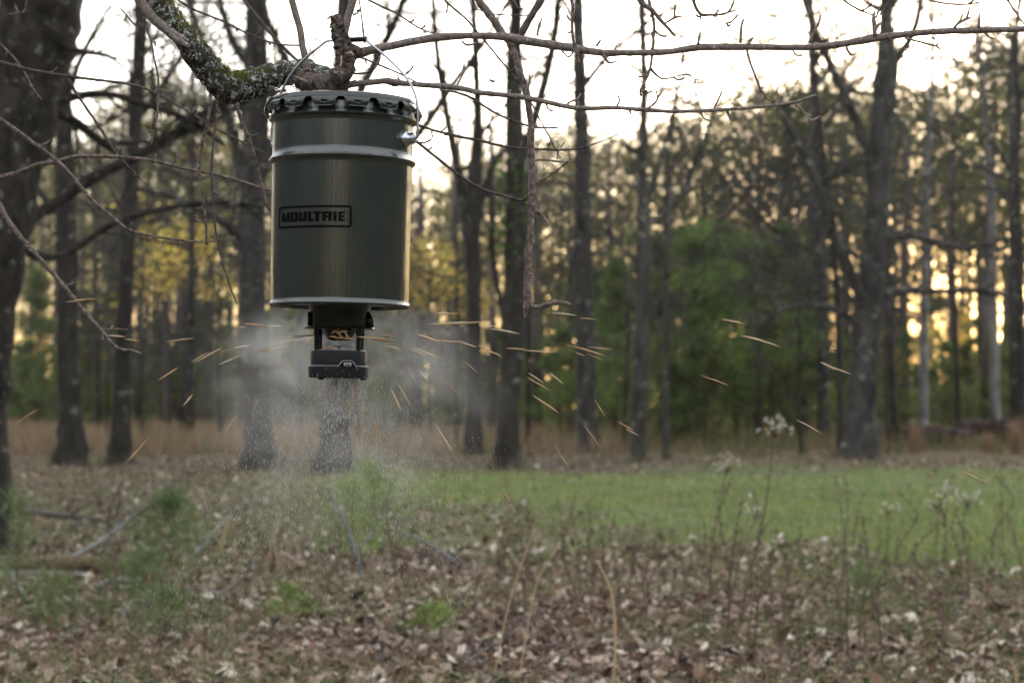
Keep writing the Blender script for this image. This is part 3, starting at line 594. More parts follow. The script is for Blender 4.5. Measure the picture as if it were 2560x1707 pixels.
# bare grey brush
def brush(seed, H=5.):
    R = np.random.default_rng(seed); t = thing('bare_sapling', 'x', 'sapling'); g = Geo(); tw = Geo()
    tube(g, np.array([[0, 0, -.1], [.1, .05, H * .5], [-.05, 0, H]]), [.05, .035, .01], 5); g.obj('trunk', M_grey, t)
    for i in range(14):
        az = R.uniform(0, 6.28); grow((tw,), (0.03, 0, H * R.uniform(.25, .95)), (math.cos(az), math.sin(az), R.uniform(0, .6)), R.uniform(1.2, 2.4), .02, 1, R, 6, .1)
    stuff(tw.obj('twigs', M_grey, t)); return t
bs = [brush(520), brush(521, 6.5)]
for i in range(34):
    if i < 17: px = R.uniform(1480, 2250); lb = 'bare grey sapling among the thicket at the right'; gr = 'bare saplings at the right'
    else: px = R.uniform(-20, 1450); lb = 'bare grey sapling in the woods left of the thicket'; gr = 'bare saplings at the left'
    D = R.uniform(52, 92); p = gD(px, D); p.z = 0
    if i < 2: o = bs[i]; o.location = p; o['label'] = lb; o['group'] = gr
    else: o = dup(bs[i % 2], p, R.uniform(0, 6), R.uniform(.7, 1.5), lb, gr)
    far_items.setdefault('bare grey sapling', []).append((o, px))
for i in range(17):
    px = 150 + 2500 * (i + R.random()) / 17; D = R.uniform(54, 90); p = gD(px, D); p.z = 0; s_ = R.uniform(1.9, 3.0)
    o = dup(bs[i % 2], p, R.uniform(0, 6), (s_ * .9, s_ * .9, s_), 'x', 'tall bare hardwoods in the woods'); far_items.setdefault('tall bare hardwood', []).append((o, px))
# slim trunks of the far woods
R = np.random.default_rng(31)
g = Geo(); H = 16.; tube(g, np.array([[0, 0, -.2], [.1, 0, H * .4], [-.05, .1, H * .75], [0, 0, H]]), [.17, .14, .10, .03], 7)
for i in range(12):
    az = R.uniform(0, 6.28); z = H * R.uniform(.35, .95); tube(g, np.array([[0, 0, z], [math.cos(az) * .8, math.sin(az) * .8, z + .4], [math.cos(az) * 1.5, math.sin(az) * 1.5, z + 1.1]]), [.03, .02, .006], 3)
me_bare = g.mesh('bare_tree', M_pine)
for i in range(78):
    if i < 40: px = R.uniform(-60, 800); lb = 'slim bare trunk in the misty left-hand woods'; gr = 'slim trunks at the left'
    elif i < 56: px = R.uniform(820, 1560); lb = 'slim bare trunk in the misty woods at the centre'; gr = 'slim trunks at the centre'
    else: px = R.uniform(1560, 2700); lb = 'slim bare trunk in the sunlit right-hand woods'; gr = 'slim trunks at the right'
    D = R.uniform(70, 140); o = link('bare_tree', me_bare); p = gD(px, D); p.z = 0; o.location = p; s = R.uniform(.6, .9); w = R.uniform(.7, 1.4); o.scale = (w, w, s); o.rotation_euler = (R.normal(0, .015), R.normal(0, .015), R.uniform(0, 6))
    tag(o, lb, 'tree', gr); far_items.setdefault('slim bare tree', []).append((o, px))
for d_, l_ in far_items.items(): autolabel(l_, d_)
# far wall of woods, one mass
R = np.random.default_rng(32)
n_ = 60000; px = R.uniform(-900, 3500, n_); D = R.uniform(150, 215, n_)
top = np.interp(px, [-900, 0, 300, 600, 900, 1200, 1500, 1700, 2000, 2060, 2400, 2560, 3500], [860, 890, 870, 860, 800, 820, 700, 620, 680, 930, 910, 880, 700]) + 60 * np.sin(px / 60.) + 30 * np.sin(px / 17.)
zt = (1010 - top) / F * D + 1.3; z = zt * R.random(n_) ** .8
C0 = np.stack([(px - 1280) / F * D, D, z], 1); V, Q, C = leaves(C0, .75, [[.05, .07, .03], [.035, .05, .025], [.08, .09, .04], [.10, .08, .05]], [.35, .3, .2, .15], R)
g = Geo(); g.add(V, None, Q, C); stuff(g.obj('far_woods', M_leaf, None, False, True), 'dim far-off mass of woods closing the view', 'woods')

# unseen woods behind the photographer; dark leaves and gaps shaped for the bucket reflection
R = np.random.default_rng(37); n_ = 95000; az = np.radians(R.uniform(26, 334, n_)); ph = np.degrees(az) - 180; gap = ((ph > 3) & (ph < 15)) | ((ph > -7) & (ph < .5)); gap2 = np.zeros(n_, bool)
for c_, w_ in ((23, .5), (-14, .5)): gap2 |= np.abs(ph - c_) < w_
D = R.uniform(44, 66, n_); z = (13 + 3 * np.sin(az * 23) + 2 * np.sin(az * 51)) * R.random(n_) ** .9; k_ = (~gap & ~gap2) | (z < 3.0)
C0 = np.stack([np.sin(az) * D, np.cos(az) * D, z], 1)[k_]; V, Q, C = leaves(C0, .9, [[.03, .042, .018], [.022, .03, .015], [.05, .045, .03]], [.4, .4, .2], R)
n2_ = 9000; ph2 = R.uniform(2, 16, n2_); ph2 = np.where(R.random(n2_) < .35, R.uniform(-7, 1, n2_), ph2); a2_ = np.radians(180 + ph2); D2 = R.uniform(40, 46, n2_); z2 = 9.5 * R.random(n2_) ** 1.4  # unseen gold leaves added in the gaps so the bucket mirrors a warm stripe
V2, Q2, C2 = leaves(np.stack([np.sin(a2_) * D2, np.cos(a2_) * D2, z2], 1), .42, [[.7, .52, .26], [.5, .36, .16], [.62, .5, .3]], [.4, .3, .3], R); g2_ = Geo(); g2_.add(V2, None, Q2, C2); stuff(g2_.obj('added_gold_leaves', M_leaf, None, False, True), 'golden leaves added outside the picture, mirrored as a warm stripe in the bucket', 'woods')
g = Geo(); g.add(V, None, Q, C); stuff(g.obj('rear_woods', M_leaf, None, False, True), 'dark woods closing the clearing outside the picture', 'woods')

# vine on one trunk
R = np.random.default_rng(33); n_ = 260; z = R.uniform(4.1, 6.4, n_); az = R.uniform(0, 6.28, n_); rr = .26 + R.random(n_) * .14
c = np.stack([.13 + np.cos(az) * rr, np.sin(az) * rr, z], 1); V, Q, C = leaves(c, .13, [[.10, .16, .03], [.07, .12, .03]], [.5, .5], R)
g = Geo(); g.add(V, None, Q, C); o = stuff(g.obj('vine', M_leaf, vine_parent, False, True)); o['label'] = 'green vine leaves round the trunk'

# fallen logs at the right
def log(px0, px1, Y, r, z, lb, tilt=0.):
    a = gD(px0, Y); b2 = gD(px1, Y + .6); t = thing('fallen_log', lb, 'log', ((a + b2) / 2), 'fallen logs at the wood edge'); c = (a + b2) / 2; g = Geo()
    P = catmull(np.array([[(a.x - c.x), -.3, z], [(a.x - c.x) * .4, 0, z + .05], [(b2.x - c.x) * .4, .05, z + tilt * .5], [(b2.x - c.x), .3, z + tilt]]), 5)
    tube(g, P, np.linspace(r, r * .8, len(P)), 10, .3, 3.); g.obj('log', M_log, t, True)
    for q in range(4):
        f = R.uniform(.1, .9); p = P[int(f * (len(P) - 1))]; g = Geo(); d = np.array([R.normal(0, .5), -.6, R.uniform(-.5, .9)]); tube(g, np.array([p, p + d * .3, p + d * .6 + np.array([0, 0, .05])]), [.07, .05, .02], 5); g.obj('broken_limb', M_log, t)
M_log = bark('bark_log', (.012, .008, .007), (.075, .045, .038), None, .6, 4, 1, .9)
log(2165, 2330, 57, .24, .40, 'reddish-brown fallen log just right of the big right-hand trunk')
log(2290, 2420, 56, .30, .34, 'dark fallen log in the middle of the row behind the orange grass')
log(2395, 2530, 58, .24, .5, 'dark fallen log propped up under the slim pale trunk', .15)
log(2500, 2640, 55, .28, .42, 'dark fallen log at the right edge of the clearing')
for (px, Y, h, lb) in ((2288, 53, .85, 'upright clump of orange dry grass in front of the fallen logs'), (2540, 52, 1.05, 'taller clump of orange dry grass at the right edge'), (2465, 53, .55, 'short clump of tan dry grass in front of the right logs')):
    p = gD(px, Y); g = Geo(); n_ = 240; x = p.x + R.normal(0, .07, n_); y = Y + R.normal(0, .07, n_); r = blades(x, y, R.uniform(.3, 1, n_) * h * 1.15, .02, .12, [[.36, .24, .14], [.26, .17, .11]], [.5, .5]); g.add(r[0] - np.array(p), r[1], None, r[2])
    o = g.obj('grass_clump', M_grass, None, False, True); o.location = p; tag(o, lb, 'grass clump', 'dry grass clumps by the logs')

# ------------------------------------------------------------------ foreground plants and fallen wood
R = np.random.default_rng(41)
def fallen(lb, pts, r0, r1, mat=M_dead, lift=.04, side=3):
    """pts: ground pixels (x, y) with height above ground"""
    W_ = [np.array(gp(x, y)) + np.array([0, 0, h]) for x, y, h in pts]; c = W_[0].copy(); t = thing('fallen_branch', lb, 'branch', c, 'fallen branches on the litter')
    P = catmull(np.array(W_) - c, 6); g = Geo(); rad = np.linspace(r0, r1, len(P)) * 1.15; tube(g, P, rad, 7, .2, 20.); g.obj('stem', mat, t, True)
    for i in range(side):
        a = int(R.uniform(.2, .9) * (len(P) - 1)); d = P[min(a + 1, len(P) - 1)] - P[a]; d /= np.linalg.norm(d) + 1e-9; g = Geo(); grow((g,), P[a], d + R.normal(0, .7, 3) * np.array([1, .6, .5]) + np.array([0, 0, .3]), R.uniform(.25, .6), rad[a] * .6, 2, R, 3, .1, .4, .003); g.obj('side_twig', mat, t, True)
M_deadd = bark('dead_mossy_wood', (.05, .05, .045), (.25, .25, .245), (.1, .12, .04), .6, 25, 1, .6)
fallen('long pale grey fallen branch slanting up from the rotten log at the left', [(150, 1440, .1), (260, 1400, .22), (330, 1390, .38), (400, 1400, .55), (415, 1405, .68)], .022, .008, M_deadd)
fallen('thin grey curved branch in front of the rotten log', [(0, 1480, .2), (40, 1495, .12), (75, 1520, .05), (95, 1540, .02)], .016, .008, M_deadd, side=1)
fallen('dark branch lying across the far litter at the left', [(60, 1290, .08), (160, 1300, .09), (240, 1305, .08), (310, 1310, .05)], .04, .02, M_twigd)
fallen('pale mossy log strip lying left of the feeder drop', [(430, 1316, .03), (520, 1309, .05), (610, 1314, .03), (720, 1306, .05), (835, 1312, .02)], .026, .016, bark('moss_log', (.07, .08, .04), (.20, .22, .14), (.3, .3, .26), .62, 12, 1, .8), side=1)
fallen('forked dead branch poking up below the feeder', [(905, 1440, .0), (890, 1440, .22), (870, 1440, .40), (845, 1440, .56), (818, 1440, .74)], .022, .010, M_deadd, side=2)
fallen('thin arched grey twig beyond the forked dead branch', [(860, 1300, .03), (890, 1300, .26), (930, 1300, .30), (960, 1300, .2)], .014, .008, M_deadd, side=1)
fallen('grey fallen branch running right from the forked dead branch', [(980, 1350, .12), (1060, 1370, .1), (1120, 1390, .08), (1180, 1420, .03)], .018, .008, M_deadd)
fallen('low grey branch on the leaves left of centre', [(240, 1500, .1), (290, 1490, .12), (350, 1490, .09), (470, 1495, .06), (560, 1500, .05), (660, 1490, .05), (830, 1480, .05)], .018, .010, M_deadd)
fallen('small grey stick behind the low branch at the left', [(470, 1400, .04), (510, 1380, .1), (560, 1350, .2), (610, 1330, .3)], .014, .006, M_deadd, side=2)
fallen('weathered stick at the bottom centre of the picture', [(1080, 1700, .03), (1180, 1698, .03), (1240, 1690, .05)], .014, .008, M_deadd, side=1)
fallen('crooked twig by the small pine seedlings at the left', [(300, 1560, .03), (330, 1540, .12), (380, 1530, .06), (470, 1540, .05)], .015, .006, M_deadd, side=2)
# rotten log
t = thing('rotten_log', 'short rotten mossy log under the grey branches at the left', 'log', gp(190, 1450)); P = catmull(np.array([[-.65, .1, .07], [-.2, 0, .1], [.2, 0, .09], [.5, -.08, .08]]), 6)
g = Geo(); tube(g, P, np.linspace(.10, .07, len(P)), 12, .35, 9.); g.obj('log', bark('rotten', (.02, .015, .01), (.14, .10, .06), (.09, .11, .03), .55, 18, 1, .9), t, True)
g = Geo(); tube(g, catmull(np.array([[-.9, -.05, .04], [-.4, -.14, .06], [.1, -.16, .05]]), 5), .03, 8, .2, 12); g.obj('broken_limb', M_deadd, t, True)

def seedling(seed, H, n_, lb, loc, pal, spread=.10, ln=.14, group=None):
    R = np.random.default_rng(seed); t = thing('pine_seedling', lb, 'pine seedling', loc, group); g = Geo(); P = catmull(np.array([[0, 0, -.02], [R.normal(0, .02), 0, H * .5], [R.normal(0, .03), R.normal(0, .02), H]]), 4)
    tube(g, P, np.linspace(.008, .004, len(P)), 5); g.obj('stem', M_rust, t); g = Geo(); f = 1 - R.random(n_) ** 1.3 * .75
    C0 = np.stack([R.normal(0, spread, n_) * (1.15 - f), R.normal(0, spread, n_) * (1.15 - f), H * f], 1); V, T_, C = tufts(C0, ln, .0045, 9, pal, [.4, .3, .3], R, -.5); g.add(V, T_, None, C); stuff(g.obj('needles', M_grass, t, False, True))
M_rust = simple('rusty_stem', (.17, .075, .04), .8)
SG = [[.12, .165, .06], [.17, .22, .09], [.08, .12, .05]]; YG = [[.16, .24, .05], [.22, .30, .06], [.12, .19, .05]]
seedling(1, .80, 60, 'tall pine seedling with a rusty stem at the left edge', gp(40, 1560), SG, .12, .17)
seedling(2, .64, 230, 'bushy pine seedling right of the rotten log', gp(430, 1470), SG, .30, .15)
seedling(3, .45, 120, 'pine seedling in front of the bushy one at the left', gp(360, 1560), SG, .26, .13)
seedling(4, .40, 100, 'low pine seedling spreading at the bottom left', gp(130, 1610), SG, .30, .13)
seedling(5, .32, 90, 'small pine seedling left of the bottom centre leaves', gp(420, 1620), SG, .22, .12)
seedling(6, .90, 190, 'yellow-green pine seedling behind the forked dead branch', gp(925, 1420), YG, .24, .15)
seedling(7, .74, 120, 'yellow-green pine seedling touching the forked dead branch', gp(880, 1430), YG, .26, .14)
seedling(8, .22, 60, 'tiny pine seedling at the bottom centre', gp(1080, 1620), YG, .16, .09)
seedling(9, .22, 60, 'tiny pine seedling right of the bottom branch', gp(720, 1560), YG, .14, .09)
seedling(10, .5, 80, 'grey-green seedling at the bottom right of the litter', gp(2170, 1640), SG, .22, .10)

def weed(seed, pts, r0, lb, head=0, pale=False, group='dry weed stalks', mat=None, buds=True):
    """pts: offsets in metres"""
    R = np.random.default_rng(seed); t = thing('dry_weed', lb, 'weed', (0, 0, 0), group); g = Geo(); P = catmull(np.array(pts), 5); tube(g, P, np.linspace(r0, r0 * .45, len(P)), 5)
    if buds:
        for i in range(2, len(P) - 1):
            for _ in range(2):
                d = R.normal(0, 1, 3); d /= np.linalg.norm(d); tube(g, np.array([P[i], P[i] + d * .012, P[i] + d * .02 + np.array([0, 0, .008])]), [.0022, .004, .001], 3)
    g.obj('stem', mat or M_weed, t)
    if head:
        g = Geo(); hd = Geo()
        for i in range(head):
            d = np.array([R.normal(0, .9), R.normal(0, .6), R.uniform(-.1, 1.)]); d /= np.linalg.norm(d); e = P[-1] + d * R.uniform(.03, .11); tube(g, np.array([P[-1] - np.array([0, 0, .03]), (P[-1] + e) / 2, e]), [.0016, .0012, .0008], 3)
            V, T_, C = tufts(e[None] + R.normal(0, .006, (5, 3)), .012, .005, 8, [[.62, .60, .52], [.5, .46, .38]], [.6, .4], R); hd.add(V, T_, None, C)
        g.obj('flower_stalks', M_weed, t); stuff(hd.obj('seed_heads', M_grass, t, False, True))
    return t
M_weed = simple('weed_stem', (.10, .065, .045), .85); M_straw = simple('straw', (.42, .30, .16), .75)
def weed_px(seed, pts, Y, r0, lb, **kw):
    W_ = [np.array(at(x, y, Y)) for x, y in pts]; W_[0][2] = float(gz(W_[0][0], Y)) - .02; c = np.array([W_[0][0], Y, 0.]); t = weed(seed, [w - c for w in W_], r0, lb, **kw); t.location = c
weed_px(1, [(1830, 1600), (1880, 1420), (1915, 1260), (1935, 1080)], 10.6, .006, 'tallest dry weed with white seed heads, right of centre', head=16)
weed_px(2, [(1775, 1480), (1780, 1380), (1800, 1250), (1820, 1170)], 12.5, .006, 'dark dry weed with pale tufted top, left of the tallest one', head=14)
weed_px(3, [(1860, 1620), (1885, 1500), (1905, 1440), (1925, 1405)], 10.5, .005, 'short dry weed with tiny white tips below the tallest one', head=7)
weed_px(4, [(1812, 1620), (1830, 1480), (1860, 1370), (1895, 1280)], 10.8, .005, 'brown weed leaning beside the tallest stalk', head=6)
weed_px(5, [(2215, 1460), (2218, 1380), (2222, 1310), (2216, 1278)], 14.5, .006, 'upright weed with one white tuft, over the green grass', head=9)
weed_px(6, [(2330, 1480), (2340, 1380), (2345, 1290), (2342, 1262)], 13.5, .004, 'weed with a rounded white seed head, right of the lone tuft', head=12)
weed_px(7, [(2395, 1500), (2405, 1380), (2412, 1290), (2420, 1255)], 13, .004, 'weed with the widest white seed heads near the right edge', head=20)
weed_px(8, [(2355, 1520), (2362, 1400), (2366, 1290), (2364, 1235)], 14, .003, 'thin weed whose white head stands between its two neighbours', head=10)
weed_px(9, [(2105, 1500), (2110, 1380), (2120, 1270), (2112, 1175)], 12.5, .005, 'tall bare dark weed over the green grass')
weed_px(10, [(1225, 1720), (1265, 1540), (1300, 1420), (1338, 1318)], 8.9, .0042, 'long straw stem leaning right, left one of the bottom centre pair', mat=M_straw, buds=False)
weed_px(11, [(1290, 1720), (1320, 1560), (1345, 1450), (1398, 1362)], 8.9, .0042, 'long straw stem leaning right, right one of the bottom centre pair', mat=M_straw, buds=False)
weed_px(12, [(1532, 1720), (1538, 1600), (1528, 1480), (1492, 1400)], 8.9, .0075, 'thick straw-coloured grass head bending left at the bottom', mat=M_straw, buds=False)
weed_px(13, [(2548, 1720), (2540, 1690), (2532, 1660), (2524, 1650)], 9.1, .008, 'bent pale straw at the bottom right corner', mat=M_straw, buds=False)
weed_px(14, [(545, 1400), (555, 1360), (565, 1320), (570, 1290)], 17, .014, 'orange dry grass blade standing left of the feeder drop', mat=M_straw, buds=False)
weed_px(15, [(700, 1420), (690, 1380), (685, 1340), (688, 1300)], 16, .008, 'slim orange grass blade below the left dust', mat=M_straw, buds=False)
weed_px(16, [(-10, 1370), (20, 1310), (40, 1260), (60, 1200)], 18, .006, 'straw stem crossing the foot of the left-edge oak', mat=M_straw, buds=False)
wp = []
for s in range(5):
    h = .34 + .07 * s; a = np.random.default_rng(60 + s); pts = [(0, 0, -.02), (a.normal(0, .02), 0, h * .35), (a.normal(0, .05), a.normal(0, .03), h * .7), (a.normal(0, .08), 0, h)]
    wp.append(weed(60 + s, pts, .0045, 'short dead brown weed stalk standing in the leaf litter', 0, group='short weeds in the litter'))
used = 0; wi = []
for i in range(130):
    if i < 85: px = R.uniform(1380, 2560); py = R.uniform(1390, 1690)
    else: px = R.uniform(60, 1380); py = R.uniform(1330, 1690)
    p = gp(px, py); sc = R.uniform(.6, 1.45)
    if used < 5: o = wp[used]; o.location = p; used += 1
    else: o = dup(wp[i % 5], p, R.uniform(0, 6), sc, None, None)
    wi.append((o, px))
autolabel(wi, 'short dead weed', [(40, 'the rusty-stemmed seedling'), (180, 'the rotten log'), (425, 'the bushy seedling'), (855, 'the forked dead branch'), (1260, 'the straw pair'), (1530, 'the bent grass head'), (1830, 'the tallest weed'), (2105, 'the bare dark weed'), (2216, 'the lone white tuft'), (2400, 'the widest seed heads'), (2548, 'the corner straw')])
# pale fungus-like pale leaf spot
g = Geo(); lathe(g, [(.0001, .05), (.02, .048), (.035, .035), (.03, .02), (.012, .018), (.01, 0)], 12); o = g.obj('mushroom', simple('cream', (.62, .55, .42), .7), None, True); o.location = gp(543, 1440); o.scale = (1.4, 1.4, 1.2); tag(o, 'cream coloured mushroom on the litter left of the feeder drop', 'mushroom')

# ------------------------------------------------------------------ the near tree whose limb carries the feeder
T0 = np.array([-1.95, 4.75, 0.]); nt_ = thing('limb_tree', 'lichen-covered near tree whose crooked limb carries the feeder', 'tree', T0)
def wpts(pts, Y):
    """(x, y, r px[, dY])"""
    P, R_ = [], []
    for q in pts:
        y_ = Y + (q[3] if len(q) > 3 else 0); P.append(np.array(at(q[0], q[1], y_)) - T0); R_.append(q[2] * y_ / F)
    return np.array(P), np.array(R_)
def near(name, pts, Y, mat, k=8, rough=.15, freq=40., sub=6, lump=0., knobs=0, parent=nt_, cap=True):
    P, R_ = wpts(pts, Y); Pc = catmull(P, sub); rc = np.interp(np.linspace(0, len(P) - 1, len(Pc)), np.arange(len(P)), R_)
    g = Geo(); tube(g, Pc, rc, k, rough, freq, lump=lump)
    if knobs:
        Rk = np.random.default_rng(int(pts[0][0]) + 999)
        for _ in range(knobs):
            i = int(Rk.uniform(.05, .97) * (len(Pc) - 2)); d = Pc[i + 1] - Pc[i]; d /= np.linalg.norm(d); s = Rk.normal(0, 1, 3); s -= d * s.dot(d); s /= np.linalg.norm(s)
            r = rc[i]; e = s * .8 + d * Rk.uniform(.2, .8); ln_ = Rk.uniform(.006, .03); q = Pc[i] + s * r * .5
            tube(g, np.array([q, q + e * ln_ * .5, q + e * ln_ + np.array([0, 0, ln_ * .25]), q + e * ln_ * 1.3 + np.array([0, 0, ln_ * .6])]), [.0026, .0022, .0028, .0006], 5)
    return g.obj(name, mat, parent, True)
# trunk out of frame, left
g = Geo(); P = catmull(np.array([[0, 0, -.1], [.05, 0, 1.2], [-.02, .03, 2.2], [.1, .05, 3.4], [.15, .1, 4.6]]), 8); rc = np.interp(np.linspace(0, 1, len(P)), [0, .1, .5, 1], [.24, .17, .15, .09]); tube(g, P, rc, 20, .2, 9.); g.obj('trunk', M_limb, nt_, True)
# main limb
a_ = at(388, -20, 4.3); 
lead = [(np.array([.0, 0, 2.55])), (np.array(at(250, -260, 4.5)) - T0), (np.array(at(330, -110, 4.38)) - T0)]
Pm, Rm = wpts([(388, -20, 26), (432, 55, 30), (478, 115, 33), (512, 163, 34, .03), (548, 203, 37, .06), (582, 220, 38, .09), (612, 215, 36, .10), (648, 201, 33, .11), (690, 187, 31, .11), (735, 183, 31, .11), (775, 188, 31, .10), (812, 198, 28, .06), (838, 205, 24, .02)], 4.27)
Pm = np.vstack([lead, Pm]); Rm = np.concatenate([[.075, .05, .032], Rm]); Pc = catmull(Pm, 14); rc = np.interp(np.linspace(0, len(Pm) - 1, len(Pc)), np.arange(len(Pm)), Rm)
g = Geo(); tube(g, Pc, rc, 32, .30, 42., lump=.2); g.obj('limb', M_limb, nt_, True)
# swirled collar and broken stub the grip hooks behind
near('knot', [(752, 196, 20, .10), (782, 212, 26, .07), (815, 215, 28, .03), (842, 200, 26, 0), (862, 178, 23), (868, 158, 22), (862, 140, 20)], 4.225, M_knot, 22, .3, 60, 10, .25)
near('broken_stub', [(864, 170, 21), (862, 145, 20), (858, 122, 21), (852, 102, 19), (848, 82, 19), (846, 64, 18), (838, 50, 13), (828, 44, 6)], 4.222, M_knot, 22, .5, 70, 10, .3)
g = Geo(); 
for (pts, r) in (([(854, 140), (853, 155), (851, 168)], .0022), ([(872, 132), (880, 134), (884, 138)], .0022), ([(866, 134), (874, 131), (880, 130)], .0016)):
    tube(g, catmull(wpts([(x, y, 1) for x, y in pts], 4.198)[0], 4), [r] * 2 + [r * .8] * (catmull(wpts([(x, y, 1) for x, y in pts], 4.2)[0], 4).shape[0] - 2), 5, .2, 200)
g.obj('splinter', simple('fresh_wood', (.46, .32, .2), .8), nt_)
for (pts, r0_) in (([(845, 62), (836, 46), (826, 42), (818, 50)], 5), ([(850, 70), (848, 52), (842, 40), (838, 36)], 5), ([(857, 80), (860, 62), (858, 50)], 4.5), ([(840, 76), (828, 68), (824, 72)], 5), ([(842, 92), (830, 84), (828, 76)], 4)):
    near('bark_shard', [(x, y, r0_ * (1 - .75 * i / len(pts))) for i, (x, y) in enumerate(pts)], 4.21, M_knot, 6, .5, 120, 4)
near('bark_collar', [(858, 128, 13), (872, 120, 14), (886, 128, 14), (905, 131, 11)], 4.243, M_knot, 14, .4, 70, 8, .2)
upper = [(872, 133, 15), (888, 135, 14), (930, 125, 12), (980, 115, 10.5), (1040, 103, 10), (1100, 94, 9.7), (1160, 90, 9.5), (1210, 90, 9.5), (1260, 93, 10.3), (1320, 103, 11), (1380, 113, 11), (1440, 122, 10), (1500, 132, 9.5), (1560, 133, 8.6), (1620, 132, 8.6), (1680, 129, 8), (1740, 120, 9.3), (1820, 118, 9), (1900, 118, 8.5), (2000, 119, 8), (2060, 116, 8.5), (2120, 108, 8), (2180, 97, 9.5), (2250, 88, 8), (2350, 79, 8), (2450, 76, 8), (2570, 73, 8), (2700, 70, 7)]
near('upper_branch', upper, 4.25, M_twig, 12, .10, 50, 8, .18)
lower = [(838, 216, 12), (858, 214, 10), (885, 211, 8.5), (930, 206, 8), (970, 203, 8.3), (1010, 209, 7.5), (1060, 213, 7), (1120, 217, 7.3), (1160, 223, 7), (1200, 232, 6.5), (1280, 240, 6.5), (1330, 248, 6.5), (1400, 263, 6), (1450, 271, 6.6), (1540, 270, 5.5), (1600, 274, 5.5), (1680, 279, 5), (1760, 277, 4.6), (1850, 272, 4.5), (1930, 264, 4), (1985, 257, 4.4), (2010, 248, 3.4), (2040, 238, 3)]
near('lower_branch', lower, 4.24, M_twig, 10, .10, 60, 6, .18)
near('side_branch', [(1985, 257, 3.6), (2000, 270, 3), (2015, 287, 3), (2028, 302, 4), (2040, 297, 3.5), (2053, 289, 1.2)], 4.24, M_twig, 8)
near('side_branch', [(330, -40, 14), (352, 5, 13), (378, 40, 12.5), (415, 74, 12), (445, 93, 11), (470, 108, 9)], 4.235, M_twig, 14, .08, 40, 8)
near('side_branch', [(425, 88, 7), (450, 104, 8), (476, 118, 6)], 4.225, M_twig, 10)
near('side_branch', [(487, 88, 9), (496, 110, 10), (497, 130, 7), (494, 152, 5.5)], 4.225, M_limb, 12, .3, 60)
near('side_branch', [(722, -30, 8), (735, 20, 8.5), (750, 75, 9), (758, 125, 8.5), (766, 160, 9), (770, 195, 11), (770, 232, 12)], 4.325, M_twig, 12, .1, 50, 8)
near('side_branch', [(770, 175, 10), (771, 205, 13), (770, 235, 14)], 4.32, M_limb, 14, .35, 70, 10)
near('side_branch', [(892, -30, 10), (880, 10, 10), (868, 50, 10), (862, 90, 8)], 4.28, M_twig, 10)
near('hanging_branch', [(1180, -40, 9), (1200, 5, 10), (1225, 38, 11), (1252, 78, 11), (1275, 108, 11), (1286, 138, 10), (1300, 182, 9), (1314, 222, 8), (1321, 262, 7.5), (1328, 310, 8), (1327, 360, 8), (1329, 420, 9), (1329, 480, 9), (1327, 560, 8), (1322, 620, 8), (1319, 690, 9), (1318, 745, 9), (1316, 775, 6), (1311, 796, 2)], 4.42, M_hang, 12, .28, 60, 8, .2)
near('side_branch', [(1372, -40, 10), (1350, 5, 10), (1325, 45, 9.5), (1305, 85, 9), (1290, 115, 9)], 4.44, M_twigd, 10, .15)
near('side_branch', [(1316, 764, 5), (1335, 768, 6), (1358, 764, 6.5), (1385, 756, 6.5), (1405, 757, 6.5), (1427, 762, 4.5)], 4.42, M_hang, 10, .25, 60)
near('side_branch', [(1332, 520, 5), (1345, 530, 5), (1357, 542, 4.5), (1368, 556, 3.5)], 4.42, M_hang, 8)
near('side_branch', [(1337, 458, 3), (1360, 448, 3.2), (1388, 430, 2.8), (1418, 405, 2.6), (1430, 385, 1.5)], 4.42, M_hang, 6)
near('side_branch', [(1328, 402, 3), (1360, 400, 2.6), (1395, 404, 2.6), (1432, 406, 2)], 4.42, M_hang, 6)
near('side_branch', [(1392, 400, 2), (1396, 380, 2), (1408, 360, 1.6), (1415, 350, 1)], 4.42, M_hang, 6)
